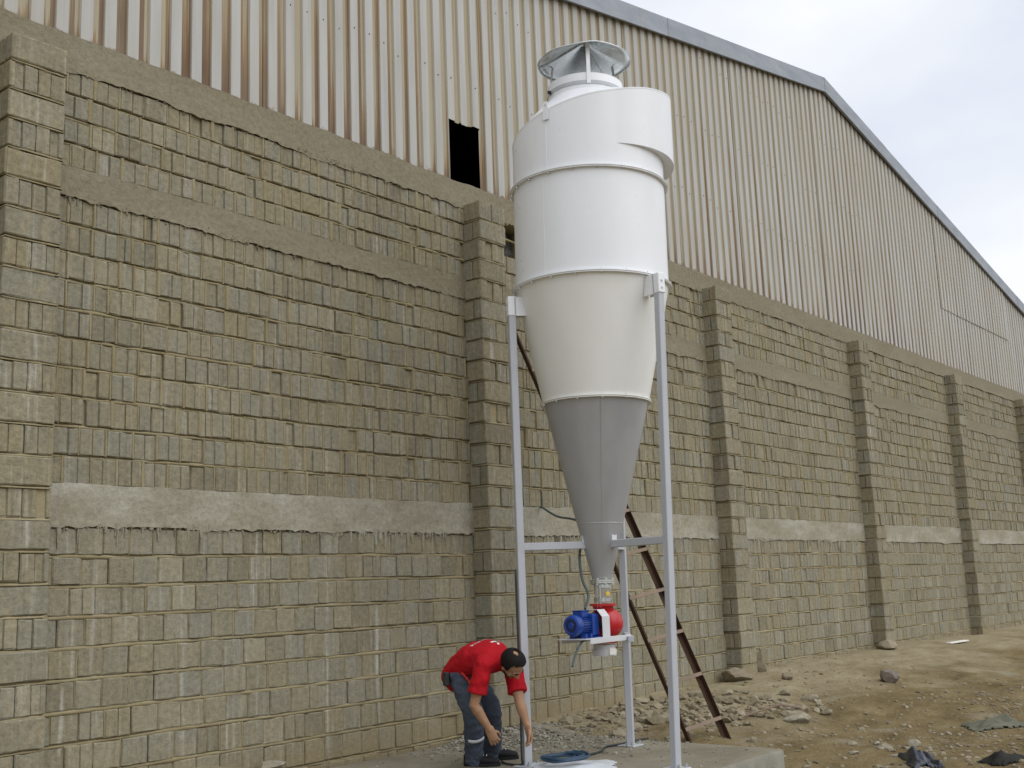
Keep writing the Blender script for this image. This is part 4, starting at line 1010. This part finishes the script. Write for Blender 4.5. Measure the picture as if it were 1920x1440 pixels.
# hair with a thin crown
def scalp(sc, keep, name, mat, thick=0.004):
    bm = bmesh.new(); bmesh.ops.create_icosphere(bm, subdivisions=5, radius=1.0); rm = []
    for f in bm.faces:
        c = f.calc_center_median().normalized()
        if not keep(c.x, c.y, c.z): rm.append(f)
    bmesh.ops.delete(bm, geom=rm, context='FACES')
    for v in bm.verts:
        n = v.co.normalized(); w = 1+0.02*fbm(n.x*9, n.y*9, n.z*9, 3)
        v.co = hp(0, -0.012, 0.022)+HL*(n.x*0.077*sc*w)+NF*(n.y*0.094*sc*w)+HC*(n.z*0.088*sc*w)
    me = bpy.data.meshes.new(name); bm.to_mesh(me); bm.free(); me.materials.append(mat); me.polygons.foreach_set('use_smooth', [True]*len(me.polygons))
    o = obj(name, me, person); md = o.modifiers.new('t', 'SOLIDIFY'); md.thickness = thick; md.offset = -1; return o
def keep_hair(l, f_, c):
    e = 0.05*fbm(l*7, f_*7, c*7, 2)
    if (l**2 + ((f_+0.42)/1.0)**2 + (c-0.9)**2) < 0.085+e*1.2: return False      # bald patch
    if f_ > 0.30+e and c < 0.62+e: return False
    if f_ > 0.55+e: return c > 0.72
    if c < -0.75 or (f_ > -0.10+e and c < -0.25): return False
    return True
scalp(1.085, keep_hair, 'hair', M_hair, 0.010)
mb = MB()
bmj = bmesh.new(); bmesh.ops.create_icosphere(bmj, subdivisions=4, radius=1.0)
bmesh.ops.delete(bmj, geom=[f for f in bmj.faces if not (f.calc_center_median().z < -0.15 and f.calc_center_median().y > -0.25)], context='FACES')
for v in bmj.verts: n = v.co.copy(); v.co = hp(0, 0.018, -0.047)+HL*(n.x*0.0635)+NF*(n.y*0.0715)+HC*(n.z*0.079)
me = bpy.data.meshes.new('beard'); bmj.to_mesh(me); bmj.free(); me.materials.append(M_beard); me.polygons.foreach_set('use_smooth', [True]*len(me.polygons)); obj('beard', me, person)
for sg in (-1, 1):
    mb = MB(); ellipsoid(mb, hp(sg*0.031, 0.079, -0.006), (HL*0.012, NF*0.008, HC*0.006), 10, 8); mb.build('eye', M_eye, person, True)
    mb = MB(); cap_tube(mb, [hp(sg*0.016, 0.0915, 0.017), hp(sg*0.034, 0.087, 0.021), hp(sg*0.050, 0.073, 0.016)], [0.004, 0.0045, 0.003], 8); mb.build('eyebrow', M_hair, person, True)
# shirt
mb = MB()
hem0 = J['pelvis']+VV(0.002, 0.05, -0.06)
cap_tube(mb, [hem0, J['pelvis']+VV(0, -0.02, 0.0), J['belly'], J['belly'].lerp(J['chest'], 0.5)+VV(0, 0, 0.012), J['chest'], J['upper'], J['upper'].lerp(J['neck'], 0.45)], [0.128, 0.132, 0.132, 0.136, 0.135, 0.118, 0.085], 28, (LAT, 1.28))
cap_tube(mb, [J['upper'], J['neck']+VV(0, -0.002, -0.008)], [0.085, 0.064], 20)
for s_ in ('R', 'L'):
    sh, el = J['sh'+s_], J['el'+s_]; e = 0.66
    cap_tube(mb, [J['upper']+(sh-J['upper'])*0.35, sh], [0.085, 0.076], 16)
    d = (el-sh).normalized()
    mb.tube([sh-d*0.045, sh-d*0.02, sh, sh.lerp(el, 0.3), sh.lerp(el, e), sh.lerp(el, e+0.04)], [0.04, 0.066, 0.076, 0.076, 0.078, 0.077], 18)
shirt = fused('polo_shirt', mb, 0.007, M_shirt, person, 5)
def crease(me, fn):
    P = [(v.co.copy(), v.normal.copy()) for v in me.vertices]
    me.vertices.foreach_set('co', [q for co, n in P for q in (co+n*fn(co))]); me.update()
crease(shirt.data, lambda c: mnoise.noise(Vector((c.x*8, c.y*8+c.z*3, c.z*15)))*0.011 + mnoise.noise(c*24.0)*0.0035)
# trousers
mb = MB()
cap_tube(mb, [J['pelvis']+VV(0, 0.01, -0.01), J['hipR'].lerp(J['hipL'], 0.5)+VV(0, 0.015, -0.04)], [0.112, 0.112], 20, (LAT, 1.32))
for s_ in ('R', 'L'):
    hip, kn, an = J['hip'+s_], J['knee'+s_], J['ank'+s_]
    k2 = kn.lerp(an, 0.5); dn = (an-kn).normalized()
    mb.tube([hip+VV(0, 0.0, 0.03), hip, hip.lerp(kn, 0.5), kn, k2, an-dn*0.02, an+dn*0.045], [0.08, 0.105, 0.098, 0.084, 0.078, 0.078, 0.080], 20)
tr = fused('trousers', mb, 0.007, M_trous, person, 5)
crease(tr.data, lambda c: mnoise.noise(Vector((c.x*12, c.y*12, c.z*22)))*0.011 + mnoise.noise(c*28.0)*0.003)
kn, an = J['kneeR'], J['ankR']; c = kn.lerp(an, 0.50); dn = (an-kn).normalized(); e1 = VV(-0.82, -0.57, 0); e1 = (e1-dn*e1.dot(dn)).normalized(); e2 = dn.cross(e1); V = []
sgn = 1 if e2.dot(VV(0.57, -0.82, 0)) > 0 else -1
for i in range(13):
    a = R(-25+105*i/12)
    for h in (-0.013, 0.013): V.append(c+dn*h+(e1*math.cos(a)+e2*(sgn*math.sin(a)))*0.087)
mb = MB(); mb.add(V, [(i*2, i*2+1, i*2+3, i*2+2) for i in range(12)]); o = mb.build('reflective_strip', M_refl, None, True); o.parent = tr; md = o.modifiers.new('t', 'SOLIDIFY'); md.thickness = 0.004
# shoes
for s_, dr in (('R', VV(0.42, -0.90, 0)), ('L', VV(0.62, -0.78, 0))):
    an = J['ank'+s_]; dr = dr.normalized(); fl = VV(an.x, an.y, SLZ); sd = VV(-dr.y, dr.x, 0); mb = MB()
    cap_tube(mb, [fl-dr*0.045+VV(0, 0, 0.075), fl+dr*0.01+VV(0, 0, 0.075)], [0.043, 0.046], 14)
    cap_tube(mb, [fl-dr*0.05+VV(0, 0, 0.045), fl+dr*0.05+VV(0, 0, 0.052), fl+dr*0.13+VV(0, 0, 0.042), fl+dr*0.185+VV(0, 0, 0.036)], [0.040, 0.044, 0.038, 0.030], 14, (sd, 1.08))
    sh_ = fused('shoe', mb, 0.006, M_shoe, person, 3)
    mb = MB(); out = []
    for i in range(24):
        a = 2*math.pi*i/24; lx = 0.155*math.cos(a); ly = 0.047*math.sin(a)*(1.0 if math.cos(a) > -0.2 else 0.85); out.append(fl+dr*(0.065+lx)+sd*ly)
    V = [q+VV(0, 0, 0.003) for q in out]+[q+VV(0, 0, 0.026) for q in out]
    mb.add(V, [tuple(range(23, -1, -1)), tuple(range(24, 48))]+[(k, (k+1) % 24, 24+(k+1) % 24, 24+k) for k in range(24)]); o = mb.build('sole', M_shoe, None); o.parent = sh_
    for q in (0.055, 0.08, 0.105):
        mb = MB(); cc = fl+dr*q+VV(0, 0, 0.089-0.12*(q-0.05)); mb.tube([cc-sd*0.026+dr*0.006, cc+VV(0, 0, 0.006), cc+sd*0.026-dr*0.004], 0.0035, 6); o = mb.build('lace', M_refl, None); o.parent = sh_
# print on the back of the shirt
from mathutils.bvhtree import BVHTree
bv = BVHTree.FromPolygons([v.co for v in shirt.data.vertices], [p.vertices[:] for p in shirt.data.polygons])
def patch(name, pts, wd, mat):
    V = []
    for i, p_ in enumerate(pts):
        loc, nrm, _, _ = bv.find_nearest(p_); t = (pts[min(i+1, len(pts)-1)]-pts[max(i-1, 0)]).normalized(); sd = nrm.cross(t).normalized()
        for s_ in (-1, 1):
            l2, n2, _, _ = bv.find_nearest(loc+sd*s_*wd/2); V.append(l2+n2*0.0035)
    mb = MB(); mb.add(V, [(i*2, i*2+1, i*2+3, i*2+2) for i in range(len(pts)-1)]); o = mb.build(name, mat, None, True); o.parent = shirt
    return o
A0, A1 = VV(2.945, -1.36, 1.17), VV(3.075, -1.45, 1.20)
for i in range(10):
    a = A0.lerp(A1, (i+0.08)/10); b = A0.lerp(A1, (i+0.72)/10); q = (VV(-0.02, -0.3, 0)).normalized()
    pts = [[a-q*0.012, a+q*0.012, b+q*0.012, b-q*0.012], [a+q*0.012, a-q*0.012, b-q*0.012], [a-q*0.012, (a+b)/2+q*0.012, b-q*0.012], [a+q*0.012, b+q*0.012, (a+b)/2, a-q*0.012, b-q*0.012]][i % 4]
    patch('shirt_lettering', pts, 0.0045, M_print)
ec = VV(3.03, -1.53, 1.18)
patch('shirt_emblem', [ec+VV(-0.022, 0.006, 0), ec, ec+VV(0.020, -0.012, 0)], 0.026, M_print); patch('shirt_emblem', [ec+VV(0.0, -0.045, 0), ec+VV(0.018, -0.052, 0)], 0.018, M_print)
# belt pouch and screwdriver at the hip
mb = MB(); mb.box(J['hipR']+VV(-0.115, 0.05, -0.03), (0.02, 0.035, 0.055), ((0.9, -0.4, 0), (0.4, 0.9, 0), (0, 0, 1)), 0, 0.01); mb.build('belt_pouch', M_cabled, person)
M_handle = paint('red_handle', (0.50, 0.02, 0.012), 0.4); M_hand2 = paint('yellow_handle_end', (0.7, 0.45, 0.03), 0.4)
a = J['hipR']+VV(-0.075, -0.092, 0.015); dn = VV(0.05, -0.10, -0.13).normalized(); sdv = empty('screwdriver', a); tag(sdv, 'red and yellow handled screwdriver in the hip pocket of the man', 'screwdriver')
mb = MB(); cap_tube(mb, [a, a+dn*0.03, a+dn*0.085], [0.013, 0.011, 0.013], 10); mb.build('handle', M_handle, sdv, True)
mb = MB(); cap_tube(mb, [a+dn*0.09, a+dn*0.115], [0.013, 0.010], 10); mb.build('handle_end', M_hand2, sdv, True)
mb = MB(); mb.tube([a-dn*0.05, a+dn*0.01], 0.004, 8); mb.build('shank', M_galv, sdv, True)

# ------------------------------------------------------------------ coil, sheet, rubbish
def crumple(name, c, sx, sy, h, mat, seed, label, cat, rot=0.0, n=26, zf=None, fr=3.5):
    V = []; cr, sr = math.cos(rot), math.sin(rot)
    for j in range(n+1):
        for i in range(n+1):
            u, v = i/n*2-1, j/n*2-1; k = 1+0.25*fbm(u*1.5, v*1.5, seed, 2)
            lx, ly = u*sx*k, v*sy*k; x, y = c[0]+lx*cr-ly*sr, c[1]+lx*sr+ly*cr
            ed = max(0.0, 1-max(abs(u), abs(v))**3)
            z = (zf(x, y) if zf else c[2])+0.006+h*ed*(0.5+0.7*fbm(u*fr*0.35, v*fr*0.35, seed+3, 2)+0.28*abs(fbm(u*fr*0.7, v*fr*0.7, seed, 2)))
            V.append((x, y, max(z, (zf(x, y) if zf else c[2])+0.003)))
    Fc = [(j*(n+1)+i, j*(n+1)+i+1, (j+1)*(n+1)+i+1, (j+1)*(n+1)+i) for j in range(n) for i in range(n) if not ((i in (0, n-1) or j in (0, n-1)) and mnoise.noise(Vector((i*0.9, j*0.9, seed))) > 0.1)]
    o = obj(name, mesh_data(name, V, Fc, mat)); auto_smooth(o.data, 50); md = o.modifiers.new('t', 'SOLIDIFY'); md.thickness = 0.003
    return tag(o, label, cat)
crumple('plastic_sheet', (3.44, -1.96, SLZ), 0.34, 0.26, 0.05, M_plastic, 3.0, 'pale crumpled plastic sheet on the plinth under the blue cable coil', 'plastic sheet', R(-50))
pts = []
for i in range(150):
    t = i/149; a = t*2*math.pi*5.3; rr = 0.17+0.022*math.sin(a*0.37)+0.02*math.sin(i*0.21); pts.append(VV(3.41+rr*1.15*math.cos(a)*0.9+0.012*math.sin(a*3), -1.93+rr*math.sin(a), SLZ+0.062+0.012*(i % 29)/29*2+0.018*abs(math.sin(a*0.5+t*7))))
mb = MB(); mb.tube(pts, 0.0085, 8); tag(mb.build('cable_coil', M_coil, None, True), 'loose coil of dark blue cable on the plinth between the front legs', 'cable coil')
crumple('plastic_bag', (5.90, -3.80, 0), 0.26, 0.13, 0.13, M_bag, 8.0, 'shiny black plastic bag lying on brown dirt at the bottom edge', 'bag', R(35), zf=gz)
crumple('dark_rag', (6.10, -4.42, 0), 0.18, 0.13, 0.09, M_darkrag, 15.0, 'dark crumpled rag on dirt in the bottom right corner', 'rag', R(-20), zf=gz)
crumple('rag_pile', (8.55, -3.62, 0), 0.34, 0.16, 0.10, M_rag, 21.0, 'grey green rag heaped on dirt near the right edge', 'rag', R(-35), zf=gz)

def rock_mesh(seed, flat=0.6, sub=2, rough=0.35, facets=7):
    bm = bmesh.new(); bmesh.ops.create_icosphere(bm, subdivisions=sub, radius=1.0); r = random.Random(seed)
    planes = [(Vector((r.gauss(0, 1), r.gauss(0, 1), r.gauss(0, 1))).normalized(), r.uniform(0.55, 0.85)) for _ in range(facets)]
    for v in bm.verts:
        for n, d in planes:
            q = v.co.dot(n)
            if q > d: v.co -= n*(q-d)
        v.co *= 1+rough*0.45*mnoise.noise(v.co*1.9+Vector((seed, 0, 0)))+rough*0.25*mnoise.noise(v.co*5.1+Vector((0, seed, 0)))
        v.co.z *= flat
    return bm
def rock(name, loc, size, seed, mat, label, cat='stone', flat=0.6, sub=3, rot=None, group=None, sink=0.25):
    bm = rock_mesh(seed, flat, sub); M = Matrix.Rotation(rot if rot is not None else random.uniform(0, 6.28), 4, 'Z') @ Matrix.Diagonal((size[0]/2, size[1]/2, size[2]/2/flat, 1)); bmesh.ops.transform(bm, matrix=M, verts=bm.verts)
    me = bpy.data.meshes.new(name); bm.to_mesh(me); bm.free(); me.materials.append(mat); auto_smooth(me, 28)
    o = obj(name, me); o.location = (loc[0], loc[1], gz(loc[0], loc[1])+size[2]*(0.5-sink)); return tag(o, label, cat, group)
rock('boulder', (10.75, -1.70), (0.30, 0.24, 0.21), 5, M_boulder, 'large rounded grey brown boulder alone on the sand beside the block wall', flat=0.75, rot=0.4, sink=0.12)
rock('broken_block', (10.14, -0.17), (0.22, 0.26, 0.36), 9, M_stone_o, 'rough grey chunk standing against the third pilaster', flat=1.0, rot=0.2)
rock('concrete_lump', (9.42, -0.22), (0.60, 0.34, 0.22), 12, M_stone_o, 'long concrete lump at the foot of the third pilaster on its left', flat=0.5, rot=-0.1)
rock('stone', (9.85, -0.72), (0.21, 0.17, 0.13), 14, M_stone_o, 'round stone on sand in front of the third pilaster')
rock('concrete_lump', (14.35, -0.30), (0.55, 0.30, 0.20), 17, M_stone_o, 'grey lump of concrete at the foot of the fourth pilaster', flat=0.5)
rock('stone', (7.66, -1.92), (0.15, 0.13, 0.12), 19, M_stone_o, 'dark squarish stone just behind the rubble heap', flat=0.8)
rock('stone', (7.02, -2.16), (0.30, 0.20, 0.12), 21, M_pale, 'pale jagged stone at the right end of the rubble heap')
rock('stone', (1.93, -0.16), (0.24, 0.16, 0.08), 24, M_pale, 'flat pale stone at the wall foot on the bottom left', flat=0.5)
mb = MB(); mb.box((16.5, -0.72, gz(16.5, -0.72)+0.03), (0.30, 0.05, 0.012), ((0.98, -0.2, 0.02), (0.2, 0.98, 0), (0, 0, 1)), 0, 0.005); tag(mb.build('plank', M_tagm), 'short white plank lying on sand near the fourth pilaster', 'plank')
mb = MB(); mb.tube([(6.55, -1.75, gz(6.55, -1.75)+0.02), (6.9, -2.05, gz(6.9, -2.05)+0.16), (7.25, -2.1, gz(7.25, -2.1)+0.10)], 0.010, 6); tag(mb.build('wooden_stick', M_rung, None), 'thin stick lying across the rubble heap beside the ladder', 'stick')
PALE = [(6.39, -2.99, .15, .10, .07), (6.03, -3.15, .13, .09, .05), (6.38, -3.30, .16, .11, .07), (6.62, -3.20, .12, .09, .06), (6.68, -3.12, .17, .09, .06), (6.05, -3.57, .18, .10, .04), (6.96, -3.36, .14, .11, .08), (6.80, -3.42, .17, .13, .10), (6.52, -3.45, .11, .08, .05), (6.25, -3.42, .10, .07, .04), (7.38, -2.68, .12, .08, .05), (7.80, -3.40, .10, .08, .06), (6.62, -3.62, .13, .10, .07), (6.45, -3.70, .09, .08, .06), (7.35, -3.42, .08, .07, .05), (7.1, -3.75, .11, .07, .05), (7.55, -3.95, .13, .1, .06), (6.9, -4.0, .12, .09, .05), (7.0, -4.25, .16, .1, .07), (5.75, -3.05, .1, .08, .05)]
PLAB = {0: 'pale stone on dirt nearest to the right end of the plinth', 5: 'flattest pale stone, lying just left of the black plastic bag', 7: 'largest pale stone just behind the black plastic bag', 10: 'pale stone alone between the plinth corner and the boulder', 11: 'pale stone alone between the rag heap and the boulder'}
for i, (x, y, a, b, c_) in enumerate(PALE[:14]):
    rock('pale_stone', (x, y), (a, b, c_), 40+i, M_pale if i % 3 else M_stone_o, PLAB.get(i, 'small pale broken stone scattered on the brown dirt at the lower right'), 'stone', 0.6, 2, group='pale stones scattered on the brown dirt', sink=0.36)
# rubble heap, gravel and grit
def scatter(name, n, fn, smin, smax, mat, label, cat, seed, flat=(0.4, 0.8)):
    r = random.Random(seed); base = []
    for k in range(10):
        bm = rock_mesh(seed*31+k, 1.0, 1, 0.5, 5); base.append(([v.co.copy() for v in bm.verts], [tuple(v.index for v in f.verts) for f in bm.faces])); bm.free()
    V, Fc = [], []
    for _ in range(n):
        x, y, z0_, kk = fn(r); s_ = (smin*(smax/smin)**(r.random()**1.8))*kk; vs, fs = r.choice(base)
        M = Matrix.Translation((x, y, z0_+s_*0.18)) @ Matrix.Rotation(r.uniform(0, 6.28), 4, 'Z') @ Matrix.Rotation(r.uniform(-0.5, 0.5), 4, 'X') @ Matrix.Diagonal((s_*r.uniform(0.8, 1.5), s_, s_*r.uniform(*flat), 1))
        n0 = len(V); V += [tuple(M @ v) for v in vs]; Fc += [tuple(q+n0 for q in f) for f in fs]
    o = obj(name, mesh_data(name, V, Fc, mat)); return tag(o, label, cat, None, 'stuff')
def f_heap(r):
    while True:
        if r.random() < 0.6: x, y = r.gauss(7.0, 0.75), r.gauss(-1.45, 0.38)
        else: x, y = r.uniform(5.3, 7.6), r.uniform(-1.3, -0.12)
        if x > 5.1 and -2.4 < y < -0.06: return x, y, gz(x, y), 1.0
scatter('rubble', 620, f_heap, 0.012, 0.095, M_stone, 'heap of broken stones and mortar rubble behind the ladder feet', 'rubble', 3)
def f_grav(r):
    while True:
        x, y = r.gauss(4.75, 0.55), -abs(r.gauss(0.0, 0.75))-0.08
        if 3.2 < x < 5.4 and y > -2.2 and not (x < 3.9 and y < -1.0):
            z = SLZ + 0.10*max(0, 1-abs(y)/0.8)*max(0, min(1, (x-3.9)/0.7)); return x, y, (z if x < 5.03 else gz(x, y)), 1.0
scatter('gravel', 2600, f_grav, 0.006, 0.026, M_gravel, 'grey gravel spilt over the plinth against the wall', 'gravel', 4)
def f_grit(r):
    while True:
        x, y = r.uniform(5.1, 12.5), -r.uniform(0.15, 5.2)
        d = 0.25+0.75*min(1, max(0, (-y-2.3)/1.2)); d *= 0.5+0.9*max(0, 0.3+fbm(x*0.8, y*0.8, 6, 2))
        if r.random() < d: return x, y, gz(x, y), 1.0
scatter('grit', 4200, f_grit, 0.004, 0.032, M_stone, 'loose grit and pebbles strewn over the dirt', 'grit', 5)
def f_slab(r):
    x, y = r.uniform(2.3, 4.98), r.uniform(-2.9, -0.15); return x, y, SLZ, 0.8
scatter('plinth_grit', 420, f_slab, 0.004, 0.02, M_gravel, 'crumbs of grit on the concrete plinth', 'grit', 6)
# gravel bank under the spill, against the wall
V = []; n = 40
for j in range(n+1):
    for i in range(n+1):
        x, y = 4.0+1.25*i/n, -0.9+0.88*j/n; t = max(0, min(1, (x-4.0)/0.7)); V.append((x, y, SLZ-0.02+0.115*t*(max(0, 1+y/0.85))**1.2*(1+0.5*fbm(x*3, y*3, 2, 3))+0.012*fbm(x*11, y*11, 3, 3)))
o = obj('gravel_bank', mesh_data('gravel_bank', V, [(j*(n+1)+i, j*(n+1)+i+1, (j+1)*(n+1)+i+1, (j+1)*(n+1)+i) for j in range(n) for i in range(n)], M_slab, True)); tag(o, 'low bank of grey sandy gravel at the wall foot', 'gravel', None, 'stuff')
